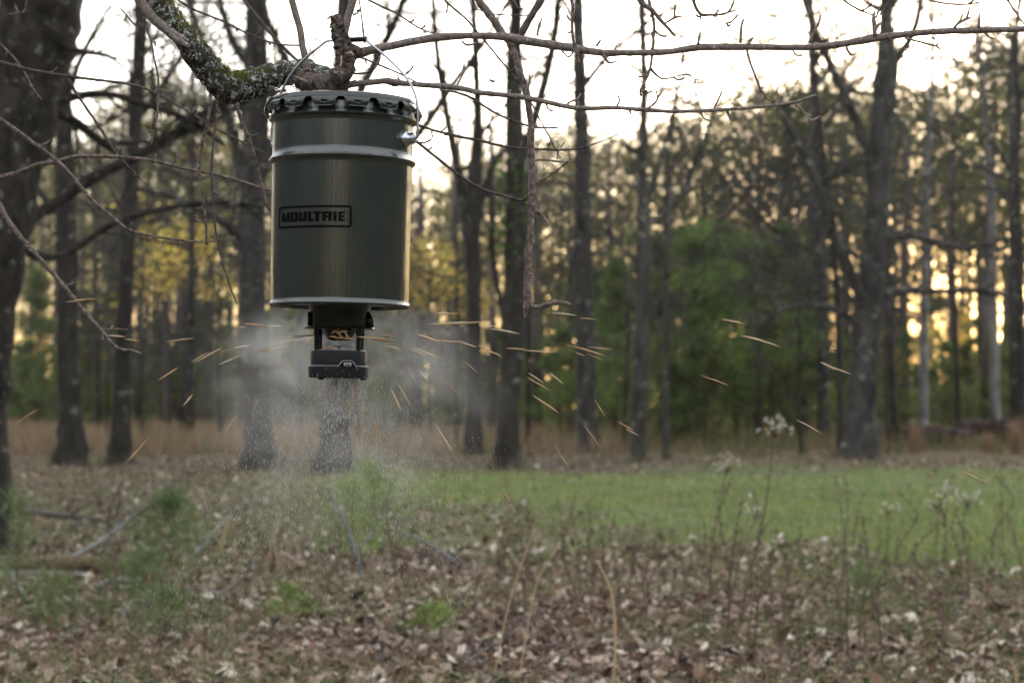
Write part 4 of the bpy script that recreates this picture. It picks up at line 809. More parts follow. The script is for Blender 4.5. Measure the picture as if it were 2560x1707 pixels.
# thin twigs: (points, depth, dark?)
thin = [
 ([(1095, -15, 3), (1130, 18, 3), (1165, 48, 3), (1192, 80, 3), (1210, 100, 3), (1250, 150, 2.7), (1282, 188, 2.6), (1312, 228, 2.5), (1345, 290, 2.4), (1372, 340, 2), (1400, 395, 1.6)], 4.7, 1),
 ([(1250, 152, 1.4), (1240, 180, 1.3), (1233, 225, 1.2), (1228, 248, 1)], 4.7, 1), ([(900, -10, 3), (960, 20, 3), (990, 33, 2.8), (1030, 60, 2.4), (1060, 76, 2), (1085, 84, 1.2)], 4.5, 1),
 ([(896, -10, 2.2), (903, 35, 2.2), (908, 80, 2.6), (911, 110, 2)], 4.45, 1), ([(895, 142, 3.2), (930, 155, 3), (965, 170, 3), (1000, 185, 2.8), (1040, 205, 2.4), (1075, 214, 2)], 4.55, 1),
 ([(1033, 308, 4), (1080, 325, 3.8), (1140, 340, 4.2), (1200, 352, 3.8), (1270, 368, 3.4), (1330, 372, 3), (1410, 375, 2.8), (1460, 368, 2.3), (1500, 355, 2), (1550, 335, 1.4)], 4.6, 1),
 ([(1034, 348, 4.6), (1080, 385, 4.2), (1130, 425, 4), (1165, 450, 4), (1210, 474, 3.8), (1260, 490, 4), (1300, 500, 4), (1330, 498, 3.5)], 4.55, 1),
 ([(1100, 225, 3), (1165, 238, 3.2), (1230, 278, 3.2), (1290, 305, 3), (1340, 318, 2.8), (1396, 320, 2.4)], 4.6, 1),
 ([(-20, 150, 6), (60, 172, 5), (160, 190, 4.4), (240, 200, 4), (330, 212, 3.6), (400, 238, 3.4), (480, 285, 3.2), (560, 332, 3), (640, 372, 2.4), (700, 400, 2)], 5.0, 1),
 ([(-20, 285, 7), (50, 333, 6), (100, 370, 5.6), (140, 400, 5.4), (180, 440, 5), (230, 500, 5), (290, 550, 4.6), (330, 578, 4), (420, 596, 3.2), (520, 605, 2.4), (590, 592, 1.5)], 5.2, 0),
 ([(-20, 450, 7), (50, 430, 6.5), (95, 412, 6.3), (140, 405, 6), (190, 392, 5.6), (260, 391, 5.4), (300, 393, 5), (380, 402, 4.8), (480, 425, 4.4), (560, 441, 4), (670, 475, 3.4), (740, 500, 3)], 5.3, 0),
 ([(-25, 480, 8), (0, 515, 8), (15, 545, 7.5), (50, 592, 7), (80, 625, 6.5), (120, 670, 6.2), (170, 728, 6.2), (210, 778, 5.5), (250, 822, 5.2), (280, 858, 5), (300, 873, 5), (330, 876, 4), (352, 884, 3)], 4.9, 0),
 ([(262, 826, 2.4), (290, 822, 2.2), (318, 824, 2)], 4.9, 0), ([(165, 188, 4.2), (190, 232, 4), (215, 270, 4), (250, 320, 4), (280, 368, 3.8), (300, 395, 3.2), (330, 425, 2.4), (370, 465, 1.6)], 5.4, 1),
 ([(355, 22, 2.8), (362, 60, 2.6), (378, 105, 2.5), (386, 150, 2.5), (395, 190, 2.4), (396, 235, 3.2), (393, 290, 2.6), (385, 330, 2), (378, 360, 1.4)], 4.3, 0),
 ([(378, 104, 1.4), (390, 106, 1.2), (397, 120, .8)], 4.3, 0), ([(528, 215, 4.6), (522, 290, 4.4), (508, 350, 4.2), (498, 420, 4.2), (505, 480, 4), (514, 550, 3.8), (516, 612, 3.4)], 4.5, 0),
 ([(545, 225, 3), (538, 320, 3), (529, 400, 3.2), (531, 480, 3.2), (537, 560, 3), (552, 640, 2.8), (575, 715, 2.4), (592, 760, 1.4)], 4.6, 1),
 ([(585, 245, 6), (605, 305, 5.5), (628, 365, 5.2), (645, 430, 5), (665, 500, 4.5), (690, 570, 4)], 4.5, 0), ([(600, -15, 5), (640, 40, 5), (700, 110, 4.6), (760, 165, 4.4), (830, 205, 4)], 4.75, 1),
 ([(430, -10, 3), (480, 22, 3), (560, 55, 3), (620, 85, 2.8), (690, 110, 2.6), (750, 114, 2.2)], 4.7, 1), ([(300, 20, 2.4), (330, 55, 2.4), (345, 70, 2)], 4.9, 1),
 ([(68, -15, 3), (65, 15, 3.2), (55, 33, 3), (20, 36, 1.5)], 4.6, 0), ([(0, 110, 3), (35, 145, 3), (60, 180, 2.6), (85, 225, 2.4), (105, 250, 2)], 5.2, 0),
 ([(1588, -15, 8.5), (1608, 10, 7.5), (1632, 28, 6), (1655, 55, 5), (1672, 73, 4.5), (1688, 92, 3.2)], 4.35, 0), ([(1664, 58, 3), (1680, 48, 3.2), (1693, 42, 3.4), (1710, 44, 1.4)], 4.35, 0),
 ([(1618, -15, 4.5), (1628, 25, 4.4), (1635, 60, 4), (1634, 95, 4), (1630, 140, 4), (1625, 172, 4), (1612, 205, 3.6), (1600, 228, 4)], 4.38, 0),
 ([(1625, 170, 4), (1640, 187, 3.6), (1660, 198, 2.6), (1690, 191, 2), (1720, 187, 3), (1735, 197, 1.8), (1745, 200, 1.8), (1760, 188, 1.2)], 4.38, 1),
 ([(1600, 228, 3.4), (1618, 232, 2.2), (1632, 228, 2)], 4.38, 1), ([(1600, 226, 2), (1615, 219, 1.6), (1634, 219, 1.2)], 4.38, 1),
 ([(1730, -15, 5), (1738, 15, 4.6), (1752, 36, 4.2), (1775, 38, 3.6), (1803, 37, 3.2), (1825, 30, 2.4), (1842, 25, 1.4)], 4.35, 1), ([(1784, 40, 2), (1800, 48, 1.8), (1815, 60, 1.4), (1820, 66, 1)], 4.35, 1), ([(1752, 38, 2.6), (1752, 50, 1.8), (1757, 53, 1)], 4.35, 1),
 ([(2100, -5, 3), (2138, 20, 3), (2160, 30, 2.8), (2182, 39, 2)], 4.4, 1), ([(2230, -10, 3), (2215, 15, 3), (2200, 38, 2.2)], 4.3, 1), ([(2305, -4, 3), (2355, 8, 2.5), (2410, 12, 2), (2452, 6, 1.6)], 4.5, 1),
 ([(1866, 122, 3.2), (1876, 158, 3), (1888, 190, 3), (1903, 228, 3), (1918, 246, 3), (1925, 254, 1.6)], 4.25, 0),
 ([(866, 178, 3.6), (885, 184, 3.2), (905, 184, 3.2), (922, 181, 2.6), (934, 179, 1.2)], 4.22, 1), ([(1425, -15, 5), (1432, 20, 5), (1430, 60, 4), (1432, 95, 4), (1440, 128, 5), (1448, 160, 5)], 4.15, 0),
 ([(1270, -15, 6), (1285, 8, 6), (1295, 22, 4), (1308, 22, 2)], 4.3, 1), ([(1190, 24, 2), (1240, 36, 2), (1320, 40, 1.6)], 4.6, 1), ([(2510, -10, 3), (2535, 25, 3), (2560, 62, 2.5)], 5.6, 1)]
for i, (pts, Y, dk) in enumerate(thin):
    near('twig', pts, Y, M_twigd if dk else M_hang, 6, .12, 60, 4, knobs=max(1, int(len(pts) * .5)))
spurs = [
 [(1343, 90, 4), (1346, 75, 3.6), (1350, 60, 3.6), (1355, 45, 2)], [(1490, 117, 4), (1497, 107, 3.6), (1502, 99, 3)], [(1630, 124, 4), (1634, 105, 3.6), (1631, 90, 3), (1629, 76, 1)], [(1745, 112, 3.6), (1748, 98, 3.4), (1751, 81, 3)],
 [(1851, 108, 4), (1852, 85, 3.6), (1854, 65, 4), (1859, 48, 3)], [(1869, 115, 4), (1875, 104, 3.4), (1885, 94, 2.6)], [(2022, 108, 4), (2032, 85, 3), (2045, 62, 3), (2052, 36, 2)],
 [(2188, 92, 7), (2186, 65, 6), (2184, 45, 5), (2186, 28, 1.5)], [(2188, 78, 5), (2196, 62, 4), (2205, 60, 2)], [(2190, 45, 3), (2196, 28, 2.5), (2199, 20, 1)], [(2385, 70, 4), (2400, 56, 4), (2418, 48, 3.6), (2430, 43, 2)], [(2400, 55, 3), (2404, 42, 3), (2409, 32, 1)], [(2417, 48, 3.4), (2421, 32, 3), (2427, 12, 1)],
 [(2446, 70, 4), (2448, 50, 3.4), (2451, 30, 1.2)], [(1155, 103, 3), (1165, 112, 3.2), (1180, 112, 3), (1191, 106, 1.6)], [(1400, 122, 3), (1410, 133, 2.8), (1421, 143, 3), (1430, 135, 2.6), (1434, 127, 2.4)],
 [(1508, 138, 6), (1515, 148, 4), (1524, 157, 3.2), (1545, 153, 2.2)], [(1983, 125, 3), (1986, 134, 2.8), (1995, 139, 2.6), (2006, 137, 1.4)], [(2116, 118, 3.4), (2122, 130, 3), (2128, 137, 2.8), (2139, 135, 1.4)],
 [(2262, 96, 3), (2295, 104, 2.8), (2325, 112, 3), (2342, 116, 3), (2358, 131, 1.2)], [(2341, 114, 3), (2348, 105, 2.6), (2353, 93, 1.2)], [(2465, 84, 3), (2475, 94, 2.8), (2488, 98, 1.6)], [(2330, 92, 3), (2338, 99, 2)],
 [(1140, 220, 3), (1150, 200, 2.8), (1158, 182, 3.2), (1160, 160, 2)], [(1310, 240, 3), (1320, 222, 3.4), (1324, 200, 2.8), (1325, 180, 1)], [(1322, 205, 2.4), (1328, 195, 2.4), (1333, 186, 1)], [(1272, 240, 3), (1274, 232, 3), (1277, 224, 2)],
 [(1415, 263, 2.4), (1432, 252, 2.6), (1443, 249, 3.2), (1452, 234, 1.5)], [(1445, 268, 3), (1446, 258, 2.6), (1444, 250, 1.6)], [(1365, 258, 2.8), (1370, 272, 3), (1378, 277, 3), (1386, 276, 1.6)], [(1541, 268, 3), (1549, 252, 2.6), (1545, 240, 2.6), (1541, 228, 1)],
 [(1573, 273, 3), (1578, 286, 2.8), (1586, 293, 1.6)], [(1618, 272, 3.4), (1635, 260, 3.4), (1643, 248, 3), (1641, 226, 1.2)], [(1643, 246, 2.8), (1650, 236, 2.8), (1659, 226, 1)], [(1786, 272, 2.8), (1794, 252, 2.8), (1802, 235, 3), (1806, 223, 1)],
 [(1750, 280, 2.4), (1758, 294, 2.4), (1768, 300, 2.6), (1778, 299, 1.4)], [(1816, 276, 3), (1824, 292, 3), (1833, 302, 2.6)], [(1941, 262, 3), (1949, 244, 3), (1942, 230, 2.4), (1948, 213, 1)], [(1895, 270, 3), (1902, 262, 3.6), (1906, 262, 1.5)],
 [(968, 208, 4), (985, 214, 4), (1000, 211, 3)], [(990, 203, 3), (996, 194, 3), (990, 186, 1)], [(996, 200, 3), (1001, 197, 2)], [(1180, 230, 3), (1192, 236, 3), (1199, 244, 2)], [(1092, 92, 5), (1096, 84, 2)],
 [(770, 208, 5), (745, 196, 4), (735, 192, 2)], [(866, 214, 4), (880, 205, 3), (890, 200, 2)]]
for s in spurs: near('spur', s, 4.245, M_twig, 7, .3, 140, 3, .2)
# moss tufts and lichen flakes standing proud of the limb
R = np.random.default_rng(77); sel = R.integers(30, len(Pc) - 10, 1900); az = R.uniform(0, 6.28, 1900)
# frame around the limb
T_ = np.gradient(Pc, axis=0); T_ /= np.linalg.norm(T_, axis=1)[:, None]; uu = np.cross(T_, [0, 1., 0]); uu /= np.linalg.norm(uu, axis=1)[:, None]; vv = np.cross(T_, uu)
nr = uu[sel] * np.cos(az)[:, None] + vv[sel] * np.sin(az)[:, None]; c = Pc[sel] + nr * rc[sel][:, None] * R.uniform(.92, 1.1, (1900, 1))
upm = (nr[:, 2] > .15)
g = Geo(); V, Q, C = leaves(c[~upm | (R.random(1900) < .5)], .007, [[.42, .46, .43], [.30, .33, .30], [.12, .11, .08]], [.35, .3, .35], R); g.add(V, None, Q, C); stuff(g.obj('lichen', M_moss, nt_, False, True))
mid = sel < len(Pc) * .62
g = Geo(); V, T2, C = tufts(c[upm & mid], .011, .0022, 6, [[.19, .19, .03], [.10, .11, .02], [.28, .25, .06]], [.4, .4, .2], R); g.add(V, T2, None, C); stuff(g.obj('moss', M_moss, nt_, False, True))

# ------------------------------------------------------------------ the feeder
FC = at(850, 500, 4.25); FX, FY = FC.x, 4.25
fd = thing('game_feeder', 'dark olive steel bucket game feeder hanging from the limb', 'feeder', (FX, FY, 1.5))
def zl(py): return at(850, py, 4.10).z - 1.5
def zc(py): return at(850, py, 4.19).z - 1.5
def col_(name, prof, mat, k=96, parent=fd, deg=35):
    g = Geo(); lathe(g, prof, k); return autosmooth(g.obj(name, mat, parent), deg)
r = .1495
body = [(.152, zl(250)), (.152, zl(262)), (.1535, zl(268)), (.157, zl(274)), (.1585, zl(278)), (.1575, zl(282)), (.1535, zl(285)), (r + .001, zl(289)), (r, zl(294)), (r, zl(296)), (r, zl(298)), (r, zl(330)), (r, zl(357)), (r, zl(360)), (r, zl(361.5)), (r + .0004, zl(370)), (r + .0022, zl(375)), (r + .0055, zl(380.5)),
        (r + .0078, zl(384)), (r + .007, zl(388)), (r + .003, zl(391)), (r + .0005, zl(395)), (r - .0001, zl(397.5)), (r - .0002, zl(400)), (r - .00022, zl(403)), (r - .001, zl(560)), (r - .00197, zl(738)), (r - .00199, zl(741)), (r - .002, zl(743.5)), (r - .0012, zl(747)), (r + .0006, zl(752.5)), (r + .0014, zl(754)), (r + .0006, zl(756.5)), (r - .002, zl(759)), (r - .003, zl(752)), (r - .006, zl(750)), (.0, zl(749))]
# rings of a smooth cylinder, finely cut so the ripples stay smooth
bucket = col_('bucket', body, M_paint, 160)
# lid with crimped lugs
top = zl(231)
col_('lid', [(0, top - .004), (.145, top - .004), (.149, top + .001), (.154, top + .0035), (.159, top + .002), (.1625, top - .003), (.1635, top - .008), (.1635, zl(243)), (.1625, zl(243)), (.1610, top - .008)], M_lid, 128)
NL = 15; z1, z2 = zl(242.5), zl(268)
for i in range(NL):
    a0 = math.radians(3 + 12 + 24 * i); g = Geo(); nu, nv = 11, 8; us = np.linspace(-1, 1, nu); hw = math.radians(11.3)
    V = []; 
    for j in range(nv):
        for u in us:
            w = 1.0 if j == 0 else 1 - .10 - .14 * (j / (nv - 1)); f = j / (nv - 1)
            zb = z2 + (1 - math.sqrt(max(0, 1 - max(0, abs(u) - .55) ** 2 / .2025))) * abs(z1 - z2) * .55
            zz = z1 + (zb - z1) * f; bul = .0035 * math.sin(math.pi * min(1, f * 1.1)) * (1 - u * u * .6) + f * .0015
            rr_ = .1636 + bul + .004 * (f > .9); an = a0 + u * hw * w - math.pi / 2; V.append((rr_ * math.cos(an), rr_ * math.sin(an), zz))
    Q = [(j * nu + q, j * nu + q + 1, (j + 1) * nu + q + 1, (j + 1) * nu + q) for j in range(nv - 1) for q in range(nu - 1) if not (j == 3 and q in (4, 5))]
    g.add(V, None, Q); o = autosmooth(g.obj('lug', M_lid, fd), 60); m = o.modifiers.new('thickness', 'SOLIDIFY'); m.thickness = .0012; m.offset = -1
# printed frame and letters
def curved(g, x0, y0, x1, y1, dr=.0006, shear=0.):
    """rectangle in print space (arc metres right of the bucket front, metres up)"""
    ncol = max(1, int(abs(x1 - x0) / .004)); V = []; Q = []
    for i in range(ncol + 1):
        x_ = x0 + (x1 - x0) * i / ncol
        for y_ in (y0, y1):
            an = x_ / .149 - math.pi / 2; V.append(((.1491 + dr) * math.cos(an), (.1491 + dr) * math.sin(an), y_))
    for i in range(ncol): Q.append((2 * i, 2 * i + 2, 2 * i + 3, 2 * i + 1))
    g.add(V, None, Q)
def poly(g, pts, dr=.0006):
    V = [((.1491 + dr) * math.cos(x_ / .149 - math.pi / 2), (.1491 + dr) * math.sin(x_ / .149 - math.pi / 2), y_) for x_, y_ in pts]; g.add(V, None, [(0, 1, 2, 3)])
OFF = 4.9; zt, zb = zl(513) , zl(568); ft = .0042; xl, xr2 = math.radians(-60.8 + OFF) * .149, math.radians(8.3 + OFF) * .149; cr_ = .006
g = Geo()
for yy0, yy1 in ((zt - ft, zt), (zb, zb + ft)): curved(g, xl + cr_, yy0, xr2 - cr_, yy1)
curved(g, xl, zb + cr_, xl + ft, zt - cr_); curved(g, xr2 - ft, zb + cr_, xr2, zt - cr_)
for cx_, cy_, s0 in ((xl + cr_, zt - cr_, 90), (xr2 - cr_, zt - cr_, 0), (xr2 - cr_, zb + cr_, 270), (xl + cr_, zb + cr_, 180)):
    for q in range(4):
        a, b2 = math.radians(s0 + q * 22.5), math.radians(s0 + (q + 1) * 22.5)
        poly(g, [(cx_ + math.cos(a) * (cr_ - ft), cy_ + math.sin(a) * (cr_ - ft)), (cx_ + math.cos(a) * cr_, cy_ + math.sin(a) * cr_), (cx_ + math.cos(b2) * cr_, cy_ + math.sin(b2) * cr_), (cx_ + math.cos(b2) * (cr_ - ft), cy_ + math.sin(b2) * (cr_ - ft))])
g.obj('logo_frame', M_print, fd)
h0, h1 = zl(552.5), zl(528.5); H_ = h1 - h0
# glyphs as blocks in a unit square: ('r', x0,y0,x1,y1) or ('p', four corners)
GL = {
 'M': [('r', 0, 0, .27, 1), ('r', .73, 0, 1, 1), ('p', (.27, 1), (.27, .62), (.42, 0), (.5, .42)), ('p', (.73, 1), (.5, .42), (.58, 0), (.73, .62)), ('p', (.42, 0), (.58, 0), (.5, .42), (.46, .3))],
 'O': [('r', 0, .1, .38, .9), ('r', .62, .1, 1, .9), ('r', .38, 0, .62, .22), ('r', .38, .78, .62, 1), ('p', (0, .1), (.1, 0), (.38, 0), (.38, .1)), ('p', (.62, .1), (.62, 0), (.9, 0), (1, .1)), ('p', (0, .9), (.38, .9), (.38, 1), (.1, 1)), ('p', (.62, .9), (1, .9), (.9, 1), (.62, 1))],
 'U': [('r', 0, .1, .4, 1), ('r', .6, .1, 1, 1), ('r', .4, 0, .6, .24), ('p', (0, .1), (.1, 0), (.4, 0), (.4, .1)), ('p', (.6, .1), (.6, 0), (.9, 0), (1, .1))],
 'L': [('r', 0, 0, .52, 1), ('r', .52, 0, 1, .22)], 'T': [('r', 0, .78, 1, 1), ('r', .27, 0, .73, .78)],
 'R': [('r', 0, 0, .38, 1), ('r', .38, .8, 1, 1), ('r', .38, .4, .62, .58), ('r', .62, .0, .98, .38), ('r', .62, .38, .9, .48), ('r', .62, .48, 1, .8)],
 'I': [('r', 0, 0, 1, 1)], 'E': [('r', 0, 0, .5, 1), ('r', .5, 0, 1, .2), ('r', .5, .4, .95, .6), ('r', .5, .8, 1, 1)]}
for ch, a, b2 in (('M', -55.9, -45.6), ('O', -44.6, -37.0), ('U', -36.1, -28.6), ('L', -27.5, -22.4), ('T', -23.4, -16.2), ('R', -15.2, -7.4), ('I', -6.5, -3.6), ('E', -2.4, 2.7)):
    if ch == 'L': a, b2 = -27.5, -22.0
    if ch == 'T': a, b2 = -22.9, -16.0
    xa, xb = math.radians(a + OFF) * .149, math.radians(b2 + OFF) * .149; wl = xb - xa; g = Geo()
    for it in GL[ch]:
        if it[0] == 'r': 
            if ch == 'L' and it[1] == .52: curved(g, xa + .52 * wl, h0, xa + wl, h0 + .2 * H_)
            else: curved(g, xa + it[1] * wl, h0 + it[2] * H_, xa + it[3] * wl, h0 + it[4] * H_)
        else: poly(g, [(xa + x_ * wl, h0 + y_ * H_) for x_, y_ in it[1:]])
    g.obj('letter', M_print, fd)
# the underside: recess disc, collar, flange, funnel, posts, spinner, motor housing
col_('base_plate', [(.0, zl(750)), (.142, zl(750)), (.142, zl(751)), (.0, zl(752))], M_black, 64)
col_('collar', [(.0, zl(748)), (.068, zl(752)), (.066, zc(768)), (.062, zc(776)), (.0615, zc(815)), (.058, zc(815))], M_black, 48)
col_('flange', [(.045, zc(815)), (.075, zc(816)), (.0765, zc(818.5)), (.075, zc(821)), (.04, zc(821))], M_black, 64)
g = Geo(); # gusset lug on the right of the collar
V = []
for yv in (-.012, .012): V += [(.058, yv, zc(775)), (.064, yv, zc(776)), (.0725, yv, zc(796)), (.0728, yv, zc(815)), (.058, yv, zc(815))]
g.add(V, [(0, 2, 1), (0, 3, 2), (0, 4, 3), (5, 6, 7), (5, 7, 8), (5, 8, 9)], [(0, 1, 6, 5), (1, 2, 7, 6), (2, 3, 8, 7), (3, 4, 9, 8)]); g.obj('gusset', M_black, fd)
g = Geo(); box(g, (-.0625, -.01, zc(796)), (.007, .02, .03)); g.obj('latch', M_black, fd)
g = Geo(); box(g, (-.045, -.125, zl(757)), (.05, .012, .005)); box(g, (.05, .13, zl(757)), (.06, .012, .005)); g.obj('mounting_bracket', simple('bracket', (.2, .19, .19), .5, .6), fd)
col_('funnel', [(.038, zc(821)), (.036, zc(826)), (.024, zc(848)), (.022, zc(848)), (.034, zc(822))], simple('smoky_funnel', (.02, .018, .017), .25), 40)
for sx_, sy_ in ((-1, -1), (1, -1), (-1, 1), (1, 1)):
    g = Geo(); lathe(g, [(.0066, zc(820)), (.0066, zc(834)), (.0054, zc(836)), (.0052, zc(874)), (0, zc(874))], 16, (sx_ * .0445 , sy_ * .036, 0)); autosmooth(g.obj('post', M_black, fd))
sp_o = col_('spinner', [(0, zc(864)), (.031, zc(864)), (.032, zc(863)), (.032, zc(853)), (.0312, zc(853)), (.0305, zc(862)), (0, zc(862))], simple('galvanised', (.34, .35, .36), .45, .7), 40)
for q in range(4):
    an = q * math.pi / 2 + .3; g = Geo(); box(g, (math.cos(an) * .018, math.sin(an) * .018, zc(857)), (.024, .0012, .008), Matrix.Rotation(an, 3, 'Z')); g.obj('vane', sp_o.data.materials[0], sp_o)
col_('motor_shaft', [(.0045, zc(864)), (.0045, zc(874))], M_zinc, 12)
col_('upper_housing', [(0, zc(873)), (.055, zc(873.2)), (.0588, zc(875)), (.0602, zc(879)), (.0602, zc(916))], M_dusty, 72)
col_('lower_housing', [(.058, zc(912.5)), (.0622, zc(913)), (.0642, zc(915)), (.0648, zc(919)), (.0640, zc(942)), (.062, zc(944)), (0, zc(944))], M_dusty, 72)
for xx in (-.035, .055):
    g = Geo(); box(g, (xx, -.025, zc(945.5)), (.012, .008, .006)); g.obj('catch', M_black, fd)
# raised trapezoid tab with badge
M_ = Matrix.Rotation(math.radians(21), 4, 'Z')
g = Geo(); pts = [(-.0205, zc(917)), (-.0125, zc(903.5)), (-.0095, zc(901.5)), (.0085, zc(901.5)), (.0115, zc(903.5)), (.0195, zc(917)), (.0195, zc(919)), (-.0205, zc(919))]
V = [(x_, -.0668, z_) for x_, z_ in pts] + [(x_, -.058, z_) for x_, z_ in pts]; n8 = len(pts); Mr = np.array(M_.to_3x3())
g.add(np.array(V) @ Mr.T, [(0, i, i + 1) for i in range(1, n8 - 1)], [(i, (i + 1) % n8, (i + 1) % n8 + n8, i + n8) for i in range(n8)]); tab = g.obj('badge_tab', M_dusty, fd)
g = Geo(); 
for i in range(6):
    a, b2 = pts[i], pts[min(i + 1, 6)]
    if i >= 5: break
    tube(g, np.array([[a[0], -.0672, a[1]], [b2[0], -.0672, b2[1]]]) @ Mr.T, .0011, 6)
g.obj('tab_rim', simple('pale_edge', (.3, .3, .3), .8), tab)  # pale grey line along the tab edge
g = Geo(); box(g, np.array([0, -.0672, zc(910.5)]) @ Mr.T, (.0165, .0012, .0068), M_); bd = g.obj('badge', M_white, tab)
g = Geo()
for x_, w_ in ((-.0052, .0016), (-.0028, .0008), (-.001, .0018), (.0014, .001), (.0036, .0022)): box(g, np.array([x_, -.0680, zc(910.5)]) @ Mr.T, (w_, .0006, .0030), M_)
g.obj('badge_print', M_print, tab)
# bail handle, ears, grip
eang = math.radians(66)     # right ear, from the front round to the right
ex, ey = math.sin(eang), -math.cos(eang)
for sgn in (1, -1):
    g = Geo(); zz = at(1018, 345, 4.25 + ey * .15).z - 1.5
    lathe(g, [(0, .024), (.0085, .024), (.0108, .0225), (.0115, .019), (.0118, .010), (.0135, .008), (.0165, .006), (.0175, .003), (.0175, -.004)], 32)
    Mx = Vector((ex * sgn, ey * sgn, 0)).to_track_quat('Z', 'Y').to_matrix().to_4x4(); me = g.mesh('ear', M_zinc); me.transform(Matrix.Translation((ex * sgn * .1495, ey * sgn * .1495, zz)) @ Mx)
    autosmooth(link('ear', me, fd), 40)
def hp(px, py):
    x_ = (px - 850) / F * 4.25; k_ = 1.0
    for _ in range(3): Yd = 4.25 + x_ * (ey / ex); x_ = at(px, py, Yd).x - FX
    q = at(px, py, Yd); return np.array([q.x - FX, q.y - FY, q.z - 1.5])
zr = hp(1031, 345)
wire = [hp(1020, 345), hp(1031, 343), hp(1036, 335), hp(1037, 300), hp(1036, 262), hp(1027, 228), hp(1008, 195), hp(985, 168), hp(960, 145), hp(935, 124), hp(918, 112), hp(909, 104), hp(900, 98.5), hp(862, 100), hp(826, 102), hp(812, 103.5), hp(802, 107), hp(785, 121), hp(765, 137), hp(735, 167), hp(710, 202), hp(693, 238), hp(678, 280), hp(672, 330), hp(672, 345)]
g = Geo(); Pw = catmull(np.array(wire), 6); tube(g, Pw, .0028, 10); hd_ = g.obj('bail_handle', M_wire, fd, True)
a, b2 = hp(824, 102), hp(906, 97.5); g = Geo(); d = (b2 - a)
tube(g, np.array([a, a + d * .004, a + d * .02, a + d * .06, a + d * .08, a + d * .92, a + d * .94, a + d * .98, a + d * .996, b2]), [.0048, .0062, .0066, .0066, .0058, .0058, .0066, .0066, .0062, .0048], 20); g.obj('grip', M_grip, hd_, True)
# corn inside the throw gap, part of the moving feed: loose kernels
fd.rotation_euler = (0, math.radians(.9), 0)
R = np.random.default_rng(90)
# flying kernels
def kernel_mesh():
    g = Geo(); P = np.array([[-.017, 0, 0], [-.012, 0, .0004], [-.004, 0, .0012], [.005, 0, .0004], [.012, 0, -.0006], [.017, 0, 0]])
    tube(g, P, [.0006, .0019, .0031, .0034, .0022, .0006], 8); V = g.V[0]; V[:, 2] *= .7; return g.mesh('corn_kernel', M_cornv, True)
M_cornv, nn_, bb_ = newmat('corn_gold'); oi = N(nn_, 'ShaderNodeObjectInfo'); rp = ramp(nn_, oi.outputs['Random'], [(0, (.40, .25, .10)), (.5, (.33, .18, .075)), (1, (.46, .37, .23))]); nn_.links.new(rp.outputs[0], bb_.inputs['Base Color']); bb_.inputs['Roughness'].default_value = .45
km = kernel_mesh()
ks = [(1120, 785, 3), (1105, 783, 2), (1140, 808, 2), (1100, 811, -2), (1175, 807, 4), (1250, 822, -18), (1228, 815, -15), (1262, 828, -10), (1070, 845, -18), (1085, 852, -12), (1110, 853, -4), (1150, 855, -8), (1172, 862, -14), (1065, 882, -25), (1085, 888, -18), (1040, 878, -20), (1178, 917, -42), (1225, 878, -26), (1240, 884, -24), (1290, 872, -3), (1340, 878, -4), (1370, 880, -2), (1410, 785, -6), (1470, 797, -6), (1440, 868, -14), (1465, 876, -16), (1450, 885, -22), (1490, 893, -22),
      (1340, 945, -32), (1330, 950, -32), (1350, 962, -30), (1390, 945, -38), (1365, 1010, -34), (1378, 1020, -34), (1500, 1020, -58), (1565, 1065, -30), (1580, 1080, -28), (1500, 870, -6), (1485, 880, -20), (1830, 803, -10), (1855, 808, -8), (1880, 845, -12), (1910, 855, -16), (1780, 948, -20), (1800, 955, -22), (2070, 915, -24), (2100, 925, -22), (2020, 1065, -28), (2045, 1078, -30),
      (990, 1000, -65), (1030, 935, -62), (1010, 985, -60), (1110, 1095, -58), (1118, 1112, -60), (1080, 1140, -70), (1060, 940, -50), (1130, 970, -42), (1395, 1125, -58), (1410, 1150, -55), (1265, 1240, -58), (1280, 1268, -62), (1660, 1250, -52), (2430, 1190, -26), (2450, 1200, -28), (2030, 1240, -30), (1120, 1250, -80), (1480, 1090, -55),
      (640, 812, -6), (690, 815, 0), (600, 818, 4), (720, 852, 8), (760, 848, 10), (600, 868, 14), (570, 875, 14), (690, 872, 10), (660, 876, 8), (500, 893, 30), (520, 888, 28), (590, 893, 20), (575, 900, 22), (420, 935, 32), (580, 1055, 55), (572, 1065, 52), (600, 1085, 68), (470, 1000, 50), (60, 1045, 35), (85, 1030, 34), (190, 752, 6), (215, 748, 4), (290, 840, -4), (330, 850, -6), (450, 850, 8),
      (840, 958, 82), (838, 972, 78), (880, 1000, 85), (700, 1120, 70), (560, 1160, 60), (330, 1140, 48), (350, 1120, 50), (640, 1010, 60), (940, 1075, -75), (905, 1040, 88), (775, 838, 4), (760, 862, 12), (930, 845, -6), (955, 850, -8), (980, 868, -12), (965, 838, -2)]
kit = []
ks_feed = [(838, 828, 30), (846, 834, -40), (858, 829, 10), (866, 838, -60), (852, 845, 5), (835, 843, -10), (872, 847, 0), (822, 868, 15)]
for (x_, y_, an) in ks_feed:
    o = link('corn_kernel', km); o.location = at(x_, y_, 4.19); o.rotation_euler = (0, math.radians(-an), .2); o.scale = (.6, 1.1, 1.1); tag(o, 'corn kernel dropping onto the spinner inside the feeder gap', 'corn kernel', 'corn kernels dropping onto the spinner')
